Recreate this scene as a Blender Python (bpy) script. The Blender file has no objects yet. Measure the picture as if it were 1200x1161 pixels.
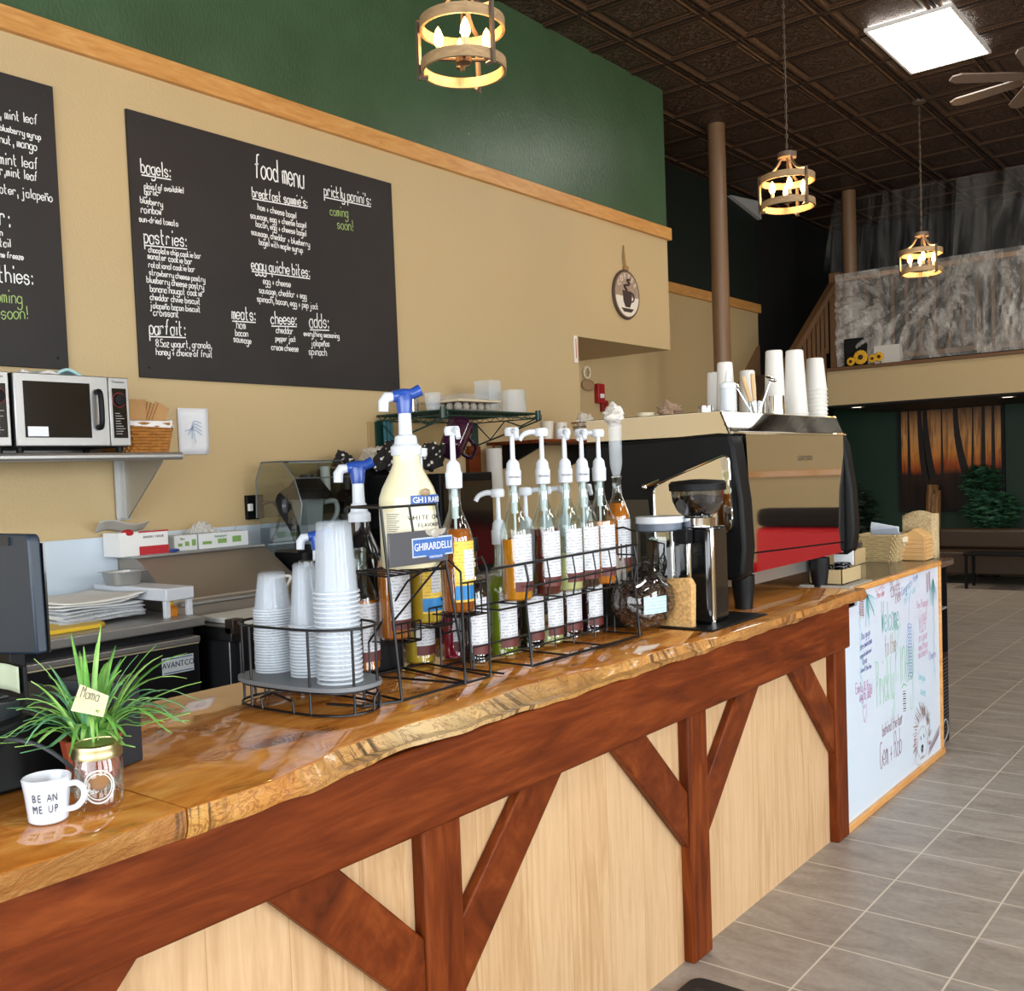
import bpy, bmesh, math, random
from mathutils import Vector, Matrix
random.seed(7)
C = bpy.context.scene.collection
scene = bpy.context.scene
PI = math.pi

# ------------------------------------------------------------------ camera
YAW, PITCH, ROLL = -0.66981703, -0.04747921, -0.0376355
FPX, CYPX, EYE = 1187.36, 612.0, Vector((0, 0, 1.58))
fw = Vector((math.sin(YAW)*math.cos(PITCH), math.cos(YAW)*math.cos(PITCH), math.sin(PITCH)))
rt = Vector((math.cos(YAW), -math.sin(YAW), 0)); up = rt.cross(fw)
R_ = rt*math.cos(ROLL) + up*math.sin(ROLL); U_ = up*math.cos(ROLL) - rt*math.sin(ROLL)
cam = bpy.data.objects.new('camera', bpy.data.cameras.new('camera')); C.objects.link(cam)
mm = Matrix((R_, U_, -fw)).transposed().to_4x4(); mm.translation = EYE; cam.matrix_world = mm
cam.data.sensor_width = 36; cam.data.lens = 36*FPX/1200; cam.data.shift_y = (CYPX-580.5)/1200
cam.data.clip_start = .05; cam.data.clip_end = 100
scene.camera = cam

# ------------------------------------------------------------------ light
scene.view_settings.view_transform = 'Standard'
scene.view_settings.look = 'None'
scene.view_settings.gamma = 1
scene.view_settings.use_curve_mapping = False
scene.view_settings.exposure = 0.0
scene.cycles.transparent_max_bounces = 48
scene.cycles.max_bounces = 8
scene.cycles.sample_clamp_indirect = 6
w = bpy.data.worlds.new('sky'); scene.world = w; w.use_nodes = True
w.node_tree.nodes['Background'].inputs[0].default_value = (.75, .86, 1, 1)
w.node_tree.nodes['Background'].inputs[1].default_value = 1.0
def area(name, loc, target, sx, sy, energy, col):
    l = bpy.data.lights.new(name, 'AREA'); l.shape = 'RECTANGLE'; l.size = sx; l.size_y = sy; l.energy = energy; l.color = col
    o = bpy.data.objects.new(name, l); C.objects.link(o); o.location = loc
    o.rotation_euler = (Vector(target)-Vector(loc)).to_track_quat('-Z', 'Y').to_euler()
    return o
# daylight standing in the street windows behind the camera and along the right-hand wall
area('street_window_daylight', (.6, -3.85, 2.1), (.2, 4, 1.2), 7.6, 3.0, 470, (.93, .97, 1))
for i, y in enumerate((-1.4, 1.6, 4.6)):
    area('side_window_daylight', (4.85, y, 2.0), (-2, y, 1.4), 2.2, 2.4, 170, (.93, .97, 1))

# ------------------------------------------------------------------ helpers
OFF = {}
class MB:
    wire = 1
    def __init__(s): s.v = []; s.f = []; s.m = []; s.k = 0
    def add(s, vs, fs):
        n = len(s.v); s.v += [tuple(p) for p in vs]
        for f in fs: s.f.append([n+i for i in f]); s.m.append(s.k)
        return s
    def box(s, x0, y0, z0, x1, y1, z1):
        return s.add([(x, y, z) for x in (x0, x1) for y in (y0, y1) for z in (z0, z1)],
                     [(0,1,3,2), (4,6,7,5), (0,4,5,1), (2,3,7,6), (0,2,6,4), (1,5,7,3)])
    def prism(s, pts, ax, a, b):
        f = {'x': lambda p, t: (t, p[0], p[1]), 'y': lambda p, t: (p[0], t, p[1]), 'z': lambda p, t: (p[0], p[1], t)}[ax]
        n = len(pts)
        return s.add([f(p, a) for p in pts]+[f(p, b) for p in pts],
                     [tuple(range(n)), tuple(range(2*n-1, n-1, -1))]+[(i, (i+1) % n, n+(i+1) % n, n+i) for i in range(n)])
    def tube(s, pts, r, n=6, closed=False, caps=True):
        P = [Vector(p) for p in pts]; N = len(P); base = len(s.v); rings = []
        prev = None
        for i in range(N):
            if closed: t = (P[(i+1) % N]-P[i-1])
            else: t = P[min(i+1, N-1)]-P[max(i-1, 0)]
            if t.length < 1e-9: t = Vector((0, 0, 1))
            t.normalize()
            if prev is None:
                a = Vector((0, 0, 1)) if abs(t.z) < .9 else Vector((1, 0, 0))
            else: a = prev
            x = (a - t*a.dot(t))
            if x.length < 1e-6: x = t.orthogonal()
            x.normalize(); prev = x; y = t.cross(x)
            rr = (r[i] if isinstance(r, (list, tuple)) else r)*s.wire
            rings.append([P[i]+(x*math.cos(2*PI*j/n)+y*math.sin(2*PI*j/n))*rr for j in range(n)])
        vs = [p for q in rings for p in q]; fs = []
        for i in range(N if closed else N-1):
            k = (i+1) % N
            for j in range(n): fs.append((i*n+j, i*n+(j+1) % n, k*n+(j+1) % n, k*n+j))
        if caps and not closed: fs += [tuple(range(n-1, -1, -1)), tuple(range((N-1)*n, N*n))]
        return s.add(vs, fs)
    def lathe(s, prof, n=24, c=(0, 0, 0), a0=0, a1=None, M=None):
        full = a1 is None; a1 = a0+2*PI if full else a1
        k = n if full else n+1; vs = []; fs = []
        for r, z in prof:
            for j in range(k):
                a = a0+(a1-a0)*j/n; p = Vector((r*math.cos(a), r*math.sin(a), z))
                if M: p = M @ p
                vs.append((p[0]+c[0], p[1]+c[1], p[2]+c[2]))
        for i in range(len(prof)-1):
            for j in range(n):
                j2 = (j+1) % k
                fs.append((i*k+j, i*k+j2, (i+1)*k+j2, (i+1)*k+j))
        return s.add(vs, fs)
    def ell(s, c, r, nu=14, nv=8, M=None):
        if not isinstance(r, (list, tuple)): r = (r, r, r)
        vs = []; fs = []
        for i in range(nv+1):
            b = -PI/2+PI*i/nv
            for j in range(nu):
                a = 2*PI*j/nu; p = Vector((math.cos(b)*math.cos(a)*r[0], math.cos(b)*math.sin(a)*r[1], math.sin(b)*r[2]))
                if M: p = M @ p
                vs.append((p[0]+c[0], p[1]+c[1], p[2]+c[2]))
        for i in range(nv):
            for j in range(nu): fs.append((i*nu+j, i*nu+(j+1) % nu, (i+1)*nu+(j+1) % nu, (i+1)*nu+j))
        return s.add(vs, fs)
    def grid(s, fn, nu, nv):
        vs = [fn(i/nu, j/nv) for i in range(nu+1) for j in range(nv+1)]
        return s.add(vs, [(i*(nv+1)+j, (i+1)*(nv+1)+j, (i+1)*(nv+1)+j+1, i*(nv+1)+j+1) for i in range(nu) for j in range(nv)])
    def build(s, name, mats, parent=None, smooth=True, bev=0, seg=2, ang=35, off=None, solid=0):
        o_ = Vector(off) if off is not None else (OFF.get(parent, Vector((0, 0, 0))) if parent else Vector((0, 0, 0)))
        me = bpy.data.meshes.new(name)
        me.from_pydata([(a-o_.x, b-o_.y, c-o_.z) for a, b, c in s.v], [], s.f)
        for m in (mats if isinstance(mats, (list, tuple)) else [mats]): me.materials.append(m)
        for p, k in zip(me.polygons, s.m): p.material_index = k
        b = bmesh.new(); b.from_mesh(me); bmesh.ops.remove_doubles(b, verts=b.verts, dist=1e-6)
        bmesh.ops.recalc_face_normals(b, faces=b.faces); b.to_mesh(me); b.free()
        if smooth:
            for p in me.polygons: p.use_smooth = True
            me.set_sharp_from_angle(angle=math.radians(ang))
        o = bpy.data.objects.new(name, me); C.objects.link(o)
        if parent: o.parent = parent; OFF[o] = o_
        elif off is not None: o.location = o_
        if bev:
            md = o.modifiers.new('edge', 'BEVEL'); md.width = bev; md.segments = seg; md.limit_method = 'ANGLE'; md.angle_limit = math.radians(35)
        if solid:
            md = o.modifiers.new('thick', 'SOLIDIFY'); md.thickness = solid; md.offset = 0
        return o
class WB(MB): wire = .74   # thin bent wire
def tag(o, label=None, cat=None, group=None, kind=None):
    if label: o['label'] = label
    if cat: o['category'] = cat
    if group: o['group'] = group
    if kind: o['kind'] = kind
    return o
def T(name, label, cat, loc, group=None, rz=0, local=False):
    o = bpy.data.objects.new(name, None); C.objects.link(o); o.location = loc; o.rotation_euler = (0, 0, rz)
    o.empty_display_size = .05
    OFF[o] = Vector((0, 0, 0)) if local else Vector(loc)
    return tag(o, label, cat, group)
def S(o): return tag(o, kind='structure')
def dup(root, loc, rz=None, label=None, group=None):
    r = root.copy(); C.objects.link(r); r.location = loc
    if rz is not None: r.rotation_euler = (0, 0, rz)
    if label: r['label'] = label
    if group: r['group'] = group
    for ch in list(root.children):
        c = ch.copy(); C.objects.link(c); c.parent = r
        for g in ch.children:
            d = g.copy(); C.objects.link(d); d.parent = c
    return r
def box(name, m, b, parent=None, bev=.003, seg=2, off=None): return MB().box(*b).build(name, m, parent, bev=bev, seg=seg, off=off)
def arc(c, r, a0, a1, n, f):  # points on an arc, f maps (x,y) to 3-d
    return [f(c[0]+r*math.cos(a0+(a1-a0)*i/n), c[1]+r*math.sin(a0+(a1-a0)*i/n)) for i in range(n+1)]
def smooth_pts(pts, k=4, closed=False):
    P = [Vector(p) for p in pts]; n = len(P); out = []
    for i in range(n if closed else n-1):
        g = lambda q: P[q % n] if closed else P[max(0, min(n-1, q))]
        p0, p1, p2, p3 = g(i-1), g(i), g(i+1), g(i+2)
        for j in range(k):
            t = j/k
            out.append(.5*((2*p1)+(p2-p0)*t+(2*p0-5*p1+4*p2-p3)*t*t+(3*p1-p0-3*p2+p3)*t**3))
    if not closed: out.append(P[-1])
    return out

# ------------------------------------------------------------------ materials
def lin(h):
    h = h.lstrip('#'); v = [int(h[i:i+2], 16)/255 for i in (0, 2, 4)]
    return tuple(c/12.92 if c <= .04045 else ((c+.055)/1.055)**2.4 for c in v)+(1,)
def base(name):
    m = bpy.data.materials.new(name); m.use_nodes = True
    nt = m.node_tree; return m, nt, nt.nodes['Principled BSDF']
def coords(nt, scale=(1, 1, 1), loc=(0, 0, 0), rot=(0, 0, 0)):
    tc = nt.nodes.new('ShaderNodeTexCoord'); mp = nt.nodes.new('ShaderNodeMapping')
    mp.inputs['Scale'].default_value = scale; mp.inputs['Location'].default_value = loc; mp.inputs['Rotation'].default_value = rot
    nt.links.new(tc.outputs['Object'], mp.inputs['Vector']); return mp.outputs['Vector']
def noise(nt, vec, scale, detail=4, rough=.5, dist=0):
    n = nt.nodes.new('ShaderNodeTexNoise'); n.inputs['Scale'].default_value = scale; n.inputs['Detail'].default_value = detail
    n.inputs['Roughness'].default_value = rough; n.inputs['Distortion'].default_value = dist
    nt.links.new(vec, n.inputs['Vector']); return n
def ramp(nt, fac, stops):
    r = nt.nodes.new('ShaderNodeValToRGB'); e = r.color_ramp.elements
    while len(e) < len(stops): e.new(.5)
    for q, (p, c) in zip(e, stops): q.position = p; q.color = lin(c) if isinstance(c, str) else c
    nt.links.new(fac, r.inputs['Fac']); return r.outputs['Color']
def mixc(nt, fac, a, b, mode='MIX'):
    m = nt.nodes.new('ShaderNodeMix'); m.data_type = 'RGBA'; m.blend_type = mode
    for s_, v in ((0, fac), (6, a), (7, b)):
        if isinstance(v, (int, float)): m.inputs[s_].default_value = v
        elif isinstance(v, tuple): m.inputs[s_].default_value = v
        else: nt.links.new(v, m.inputs[s_])
    return m.outputs[2]
def math_(nt, op, a, b=None):
    m = nt.nodes.new('ShaderNodeMath'); m.operation = op
    for i, v in enumerate((a, b)):
        if v is None: continue
        if isinstance(v, (int, float)): m.inputs[i].default_value = v
        else: nt.links.new(v, m.inputs[i])
    return m.outputs[0]
def bump(nt, b, h, strength, dist=.01):
    n = nt.nodes.new('ShaderNodeBump'); n.inputs['Strength'].default_value = strength; n.inputs['Distance'].default_value = dist
    nt.links.new(h, n.inputs['Height']); nt.links.new(n.outputs['Normal'], b.inputs['Normal'])
def P(name, col, rough=.5, metal=0, bmp=None, vary=None, coat=0, alpha=1, emit=0, trans=0, spec=.5, ecol=None):
    m, nt, b = base(name); b.inputs['Base Color'].default_value = lin(col)
    b.inputs['Roughness'].default_value = rough; b.inputs['Metallic'].default_value = metal
    b.inputs['Coat Weight'].default_value = coat; b.inputs['Coat Roughness'].default_value = .04
    b.inputs['Alpha'].default_value = alpha; b.inputs['Transmission Weight'].default_value = trans
    b.inputs['Specular IOR Level'].default_value = spec
    if emit: b.inputs['Emission Color'].default_value = lin(ecol or col); b.inputs['Emission Strength'].default_value = emit
    if vary:
        n = noise(nt, coords(nt, vary[2] if len(vary) > 2 else (1, 1, 1)), vary[0], 5)
        k = vary[1]; c = lin(col)
        col_ = ramp(nt, n.outputs['Fac'], [(.3, tuple(x*(1-k) for x in c[:3])+(1,)), (.7, tuple(min(1, x*(1+k)) for x in c[:3])+(1,))])
        nt.links.new(col_, b.inputs['Base Color'])
    if bmp:
        n = noise(nt, coords(nt, bmp[2] if len(bmp) > 2 else (1, 1, 1)), bmp[0], 3)
        bump(nt, b, n.outputs['Fac'], bmp[1])
    return m
def wood(name, stops, scale, rough=.4, coat=0, dist=1.2, nscale=3.0, bmp=.1, fine=60, streak=None):
    m, nt, b = base(name); v = coords(nt, scale)
    n = noise(nt, v, nscale, 7, .6, dist); n2 = noise(nt, v, fine/8, 4, .6)
    f = math_(nt, 'ADD', math_(nt, 'MULTIPLY', n.outputs['Fac'], .75), math_(nt, 'MULTIPLY', n2.outputs['Fac'], .25))
    c = ramp(nt, f, stops)
    if streak:
        n3 = noise(nt, coords(nt, streak[1]), streak[2], 6, .65, 2.0)
        c = mixc(nt, ramp(nt, n3.outputs['Fac'], [(streak[3], (0, 0, 0, 1)), (streak[4], (1, 1, 1, 1))]), c, lin(streak[0]))
    nt.links.new(c, b.inputs['Base Color']); b.inputs['Roughness'].default_value = rough; b.inputs['Specular IOR Level'].default_value = .12 if 'stained' in name else .5
    b.inputs['Coat Weight'].default_value = coat; b.inputs['Coat Roughness'].default_value = .03
    if bmp: bump(nt, b, n2.outputs['Fac'], bmp, .004)
    return m
M_tan = P('tan paint', 'BFA77B', .55, bmp=(70, .22))
M_green = P('dark green paint', '41593D', .31, bmp=(60, .35, (1, 1, .5)), vary=(3, .12))
M_dgreen = P('deep green paint', '1E3A2A', .5, bmp=(70, .15))
M_black = P('black paint', '0D0D0C', .7)
M_white = P('white paint', 'E6E6E4', .5)
M_oak = wood('oak trim', [(.3, 'B87C38'), (.5, 'CE9450'), (.7, 'DCA966')], (6, 1.2, 8), .4, .2, 1.0, 3)
M_beam = wood('red stained beam', [(.28, '3A1607'), (.5, '642B0E'), (.72, '84421A')], (7, .8, 7), .5, 0, 1.5, 2.2)
M_post = wood('red stained post', [(.28, '3A1607'), (.5, '642B0E'), (.72, '84421A')], (7, 7, .8), .5, 0, 1.5, 2.2)
M_slab = wood('lacquered slab', [(.22, '5A2A0C'), (.36, '9A5418'), (.5, 'BE7830'), (.64, 'D0934A'), (.8, 'B8742C')], (2.6, .9, 3), .07, 1.0, 2.8, 2.0, .0, 90, ('2A1608', (2.2, .8, 2), 1.5, .53, .72))
M_edge = wood('live edge', [(.2, '7A4A1C'), (.42, 'BC8440'), (.6, 'D2A055'), (.8, 'E0BA78')], (2, 3, 1.2), .3, .6, 1.5, 4, .3, 160, ('2A1B0C', (1, 16, .8), 1.6, .56, .66))
def live_edge(name, stops, crackle=.6):
    m, nt, b = base(name)
    n = noise(nt, coords(nt, (1, 1.6, 3)), 5, 8, .65, 1.2); c = ramp(nt, n.outputs['Fac'], [(.28, '6B3E16'), (.42, 'B27A36'), (.56, 'CB9A52'), (.72, 'DDB878')])
    tc = nt.nodes.new('ShaderNodeTexCoord'); sp = nt.nodes.new('ShaderNodeSeparateXYZ'); nt.links.new(tc.outputs['Object'], sp.inputs[0])
    wv = noise(nt, coords(nt), 6, 3); yy = math_(nt, 'ADD', sp.outputs['Y'], math_(nt, 'MULTIPLY', wv.outputs['Fac'], .25))
    f = math_(nt, 'MULTIPLY_ADD', yy, 1/3.4); f.node.inputs[2].default_value = .463
    c = mixc(nt, .72, c, ramp(nt, f, stops))
    st = noise(nt, coords(nt, (1, 55, 5)), 1.0, 3, .6); mk = noise(nt, coords(nt, (1, 1, .1), (3, 1.3, 0)), 2.6, 3)
    s = math_(nt, 'MULTIPLY', ramp(nt, st.outputs['Fac'], [(.5, (0, 0, 0, 1)), (.6, (1, 1, 1, 1))]), ramp(nt, mk.outputs['Fac'], [(.5, (0, 0, 0, 1)), (.6, (.85, .85, .85, 1))]))
    c = mixc(nt, s, c, lin('24180C'))
    cr = noise(nt, coords(nt, (1, 1, 1.6)), 9, 5, .6, 3.5); c = mixc(nt, ramp(nt, math_(nt, 'ABSOLUTE', math_(nt, 'SUBTRACT', cr.outputs['Fac'], .5)), [(.0, (crackle, crackle, crackle, 1)), (.03, (0, 0, 0, 1))]), c, lin('7A3A14'))
    nt.links.new(c, b.inputs['Base Color']); b.inputs['Roughness'].default_value = .4; b.inputs['Coat Weight'].default_value = .35; b.inputs['Coat Roughness'].default_value = .12
    bump(nt, b, math_(nt, 'ADD', n.outputs['Fac'], math_(nt, 'MULTIPLY', cr.outputs['Fac'], .8)), .6, .015); return m
M_edge = live_edge('live edge wood', [(.0, 'C99B4E'), (.06, 'B8742E'), (.12, 'CFA060'), (.18, 'E6D0A2'), (.25, 'DDBD84'), (.34, 'C8944A'), (.5, 'BE8840'), (.75, 'B67A36'), (1.0, 'A4682A')], .75)
M_edge2 = live_edge('amber edge wood', [(.0, '6E3F14'), (.5, '8A5420'), (.7, '9C6630'), (1.0, 'B08050')], .3)
def planks():
    m, nt, b = base('oak plank panel'); tc = nt.nodes.new('ShaderNodeTexCoord'); sp = nt.nodes.new('ShaderNodeSeparateXYZ')
    nt.links.new(tc.outputs['Object'], sp.inputs[0]); W = .19
    k = math_(nt, 'FLOOR', math_(nt, 'DIVIDE', sp.outputs['Y'], W)); fr = math_(nt, 'FRACT', math_(nt, 'DIVIDE', sp.outputs['Y'], W))
    wn = nt.nodes.new('ShaderNodeTexWhiteNoise'); wn.noise_dimensions = '1D'; nt.links.new(k, wn.inputs['W'])
    cb = nt.nodes.new('ShaderNodeCombineXYZ')
    nt.links.new(math_(nt, 'MULTIPLY', sp.outputs['Y'], 16), cb.inputs[0]); nt.links.new(math_(nt, 'MULTIPLY', wn.outputs['Value'], 20), cb.inputs[1])
    nt.links.new(math_(nt, 'MULTIPLY', sp.outputs['Z'], 1.1), cb.inputs[2])
    n = noise(nt, cb.outputs[0], 1.6, 7, .6, 1.6)
    c = ramp(nt, n.outputs['Fac'], [(.25, '9E784E'), (.45, 'B9946A'), (.62, 'C7A57D'), (.8, 'AD875C')])
    c = mixc(nt, math_(nt, 'MULTIPLY', wn.outputs['Value'], .45), c, lin('D0B28C'))
    g = math_(nt, 'LESS_THAN', fr, .012); c = mixc(nt, g, c, lin('A98456'))
    nt.links.new(c, b.inputs['Base Color']); b.inputs['Roughness'].default_value = .45
    return m
M_plank = planks()
def tiles():
    m, nt, b = base('floor tile'); v = coords(nt, (1, 1, 1), (.867+.37*30-.0025, -2.83+.3225*40-.0025, 0))
    br = nt.nodes.new('ShaderNodeTexBrick'); br.offset = 0; br.squash = 1
    for k_, x in (('Scale', 1), ('Mortar Size', .0035), ('Mortar Smooth', .1), ('Brick Width', .37), ('Row Height', .3225), ('Bias', 0)): br.inputs[k_].default_value = x
    br.inputs['Color1'].default_value = (.35, .35, .35, 1); br.inputs['Color2'].default_value = (.65, .65, .65, 1)
    nt.links.new(v, br.inputs['Vector'])
    n = noise(nt, coords(nt, (1, 2.6, 1)), 3.2, 8, .72, .8); n2 = noise(nt, coords(nt), 45, 3)
    f = math_(nt, 'ADD', math_(nt, 'MULTIPLY', n.outputs['Fac'], .8), math_(nt, 'MULTIPLY', n2.outputs['Fac'], .2))
    c = ramp(nt, f, [(.3, '72685F'), (.48, '8E847A'), (.62, '9E958C'), (.78, 'AFA79D')])
    c = mixc(nt, .12, c, br.outputs['Color'], 'OVERLAY')
    c = mixc(nt, br.outputs['Fac'], c, lin('C9BFB0'))
    nt.links.new(c, b.inputs['Base Color']); b.inputs['Roughness'].default_value = .42
    bump(nt, b, math_(nt, 'SUBTRACT', math_(nt, 'MULTIPLY', f, .25), br.outputs['Fac']), .35, .004)
    return m
M_floor = tiles()
def tin():
    m, nt, b = base('pressed tin ceiling'); v = coords(nt, (1/.655, 1/.612, 1), (2.84/.655+20, -6.31/.612+40, 0))
    fr = nt.nodes.new('ShaderNodeVectorMath'); fr.operation = 'FRACTION'; nt.links.new(v, fr.inputs[0])
    sp = nt.nodes.new('ShaderNodeSeparateXYZ'); nt.links.new(fr.outputs[0], sp.inputs[0])
    ax = math_(nt, 'ABSOLUTE', math_(nt, 'SUBTRACT', sp.outputs['X'], .5)); ay = math_(nt, 'ABSOLUTE', math_(nt, 'SUBTRACT', sp.outputs['Y'], .5))
    mx = math_(nt, 'MAXIMUM', ax, ay)
    ring = math_(nt, 'SINE', math_(nt, 'MULTIPLY', mx, 62.8))
    fr_ = math_(nt, 'MULTIPLY', ring, math_(nt, 'GREATER_THAN', mx, .34))
    vo = nt.nodes.new('ShaderNodeTexVoronoi'); vo.inputs['Scale'].default_value = 9; nt.links.new(v, vo.inputs['Vector'])
    dk = math_(nt, 'MULTIPLY', math_(nt, 'SINE', math_(nt, 'MULTIPLY', vo.outputs['Distance'], 30)), math_(nt, 'LESS_THAN', mx, .3))
    ck = nt.nodes.new('ShaderNodeTexChecker'); ck.inputs['Scale'].default_value = 44; nt.links.new(v, ck.inputs['Vector'])
    bead = math_(nt, 'MULTIPLY', ck.outputs['Fac'], math_(nt, 'MULTIPLY', math_(nt, 'GREATER_THAN', mx, .44), math_(nt, 'LESS_THAN', mx, .475)))
    h = math_(nt, 'ADD', math_(nt, 'ADD', fr_, math_(nt, 'MULTIPLY', dk, .7)), bead)
    c = ramp(nt, math_(nt, 'MULTIPLY_ADD', h, .3), [(0, '2A1E18'), (.5, '443329'), (1, '7A5C40')])
    nt.links.new(c, b.inputs['Base Color']); b.inputs['Metallic'].default_value = .35; b.inputs['Roughness'].default_value = .42
    bump(nt, b, h, .8, .012)
    return m
M_tin = tin()
M_board = P('chalkboard', '1E1A19', .6, vary=(2.5, .25))
M_chalk = P('white chalk', 'EDEDEA', .9)
M_chalkg = P('green chalk', 'A3BC74', .9)
M_steel = P('brushed steel', 'B4B4B2', .42, .9, bmp=(200, .05, (1, 1, .05)))
M_steeld = P('dark steel', '55565A', .35, 1)
M_chrome = P('chrome', 'E8E8E8', .06, 1)
M_mirror = P('polished steel', 'CFCBC2', .03, 1)
M_blk = P('black plastic', '0B0C0E', .5, spec=.22)
M_blkg = P('gloss black', '0A0B0D', .12, coat=.4)
M_wire = P('black wire', '17171A', .35, .3)
M_navy = P('blue grey plastic', '233140', .42)
M_wht = P('white plastic', 'D2D8E0', .4)
M_blue = P('blue plastic', '1F4699', .3, coat=.3)
M_paper = P('white paper', 'E6E9EE', .75)
M_pcup = P('paper cup', 'D3D0C9', .6)
M_kraft = P('kraft paper', 'B58A58', .8, vary=(8, .1))
M_clear = P('clear plastic', 'E4ECF2', .12, alpha=.28)
M_cup = P('frosted cup plastic', 'D0DAE4', .10, alpha=.2)
def thin_glass(name, tint, k=.5, rough=.03, milk=0):
    m = bpy.data.materials.new(name); m.use_nodes = True; nt = m.node_tree; nt.nodes.remove(nt.nodes['Principled BSDF'])
    tr = nt.nodes.new('ShaderNodeBsdfTransparent'); tr.inputs[0].default_value = lin(tint)
    gl = nt.nodes.new('ShaderNodeBsdfGlossy'); gl.inputs['Roughness'].default_value = rough; gl.inputs[0].default_value = (1, 1, 1, 1)
    lw = nt.nodes.new('ShaderNodeLayerWeight'); lw.inputs[0].default_value = .35
    f = math_(nt, 'MULTIPLY_ADD', lw.outputs['Facing'], k); f.node.inputs[2].default_value = .05
    mx = nt.nodes.new('ShaderNodeMixShader'); nt.links.new(f, mx.inputs[0]); nt.links.new(tr.outputs[0], mx.inputs[1]); nt.links.new(gl.outputs[0], mx.inputs[2])
    nt.links.new(mx.outputs[0], nt.nodes['Material Output'].inputs[0]); return m
M_glass = thin_glass('clear glass', 'EEF5F2', .45)
M_green_wire = P('green coated wire', '173830', .35)
M_bronze = P('dark bronze', '6E5F50', .5, .4)
M_ringw = wood('weathered wood ring', [(.3, '8A7050'), (.6, 'B3936A'), (.8, 'C8A97E')], (3, 3, 12), .6, 0, 1, 4, 0)
M_bulb = P('lit bulb', 'FFD090', .3, emit=24, ecol='FFB860')
M_panel = P('lit panel', 'FFFFFF', .5, emit=16, ecol='FFFDF6')
# ------------------------------------------------------------------ the setting
M_green_shaded = P('dark recess green', '121C16', .6)  # green of the upper recess wall, darkened to paint in its deep shadow
M_brownw = P('brown painted wood', '6A4A2C', .5)
S(box('floor', M_floor, (-5.6, -4, -.1, 5, 14.7, 0), bev=0))
c = MB().box(-5.6, -4, 4.91, 5, 14.7, 5.0)
S(c.build('ceiling', M_tin, smooth=False))
rb = MB()
x = -2.84-.655*4
while x < 5:
    for d in (-.052, -.012, .028): rb.box(x+d, -4, 4.892, x+d+.018, 14.6, 4.91)
    x += .655
y = 6.31-.612*16
while y < 14.6: rb.box(-5.5, y-.03, 4.896, 5, y-.012, 4.91); rb.box(-5.5, y+.008, 4.896, 5, y+.026, 4.91); y += .612
S(rb.build('trim_4', M_tin, smooth=False))
wl = MB().prism([(-4, 0), (6.6, 0), (6.6, 2.633), (8.05, 2.633), (8.05, 3.62), (-4, 3.62)], 'x', -5.5, -4.5); wl.k = 1
wl.box(-5.5, -4, 3.62, -4.5, 8.05, 4.91)
S(wl.build('wall_left', [M_tan, M_green], smooth=False))
S(box('trim_1', M_oak, (-4.52, -4, 3.60, -4.468, 8.085, 3.705), bev=.004))
wr = MB().box(-5.6, 6.6, 0, -5.5, 12.1, 3.5); wr.k = 1; wr.box(-5.6, 6.6, 3.5, -5.5, 12.1, 4.91); wr.k = 2; wr.box(-5.6, 12.1, 0, -5.5, 14.7, 4.91)  # black stretch past the trim paints in the darkness of the loft corridor
S(wr.build('wall_recess', [M_tan, M_green_shaded, M_black], smooth=False))
S(box('trim_2', M_oak, (-5.52, 8.05, 3.49, -5.465, 12.13, 3.60), bev=.004))
wb_ = MB().box(-5.5, 14.6, 0, 5, 14.7, 2.4); wb_.k = 1; wb_.box(-5.5, 14.6, 2.4, 5, 14.7, 4.91)
S(wb_.build('wall_back', [M_dgreen, M_black], smooth=False))
lf = MB().box(-4.72, 12.3, 2.275, 5, 14.6, 2.69)
S(lf.build('wall_loft', M_tan, smooth=False))
S(box('trim_3', M_brownw, (-4.74, 12.24, 2.69, 5, 12.5, 2.73), bev=.004))
S(box('ceiling_loft', M_black, (-4.72, 12.34, 2.255, 5, 14.6, 2.275), bev=0))
wR = MB()
ys = [-4]
for yc in (-1.4, 1.6, 4.6): ys += [yc-1.15, yc+1.15]
ys.append(14.7)
for i in range(0, 8, 2): wR.box(5, ys[i], 0, 5.1, ys[i+1], 4.91)
for i in range(1, 7, 2): wR.box(5, ys[i], 0, 5.1, ys[i+1], .75); wR.box(5, ys[i], 3.25, 5.1, ys[i+1], 4.91)
S(wR.build('wall_right', M_tan, smooth=False))
wF = MB().box(-5.6, -4.1, 0, -3.3, -4, 4.91).box(4.5, -4.1, 0, 5.1, -4, 4.91).box(-3.3, -4.1, 0, 4.5, -4, .5).box(-3.3, -4.1, 3.7, 4.5, -4, 4.91)
S(wF.build('wall_front', M_tan, smooth=False))
S(box('trim_5', M_oak, (4.95, 6, 1.0, 5, 14.6, 1.12), bev=.004))
wf = MB()
for i in range(6): xx = -3.3+i*1.56; wf.box(xx-.04, -4.08, .5, xx+.04, -4.0, 3.7)
wf.box(-3.3, -4.08, .5, 4.5, -4.0, .58).box(-3.3, -4.08, 3.62, 4.5, -4, 3.7)
S(wf.build('window_1', M_blk, smooth=False))
for i, yc in enumerate((-1.4, 1.6, 4.6)):
    q = MB().box(5.0, yc-1.15, .75, 5.08, yc-1.09, 3.25).box(5.0, yc+1.09, .75, 5.08, yc+1.15, 3.25).box(5, yc-1.09, .75, 5.08, yc+1.09, .82).box(5, yc-1.09, 3.18, 5.08, yc+1.09, 3.25).box(5, yc-.03, .82, 5.08, yc+.03, 3.18)
    S(q.build('window_%d' % (i+2), M_oak, smooth=False))

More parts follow.
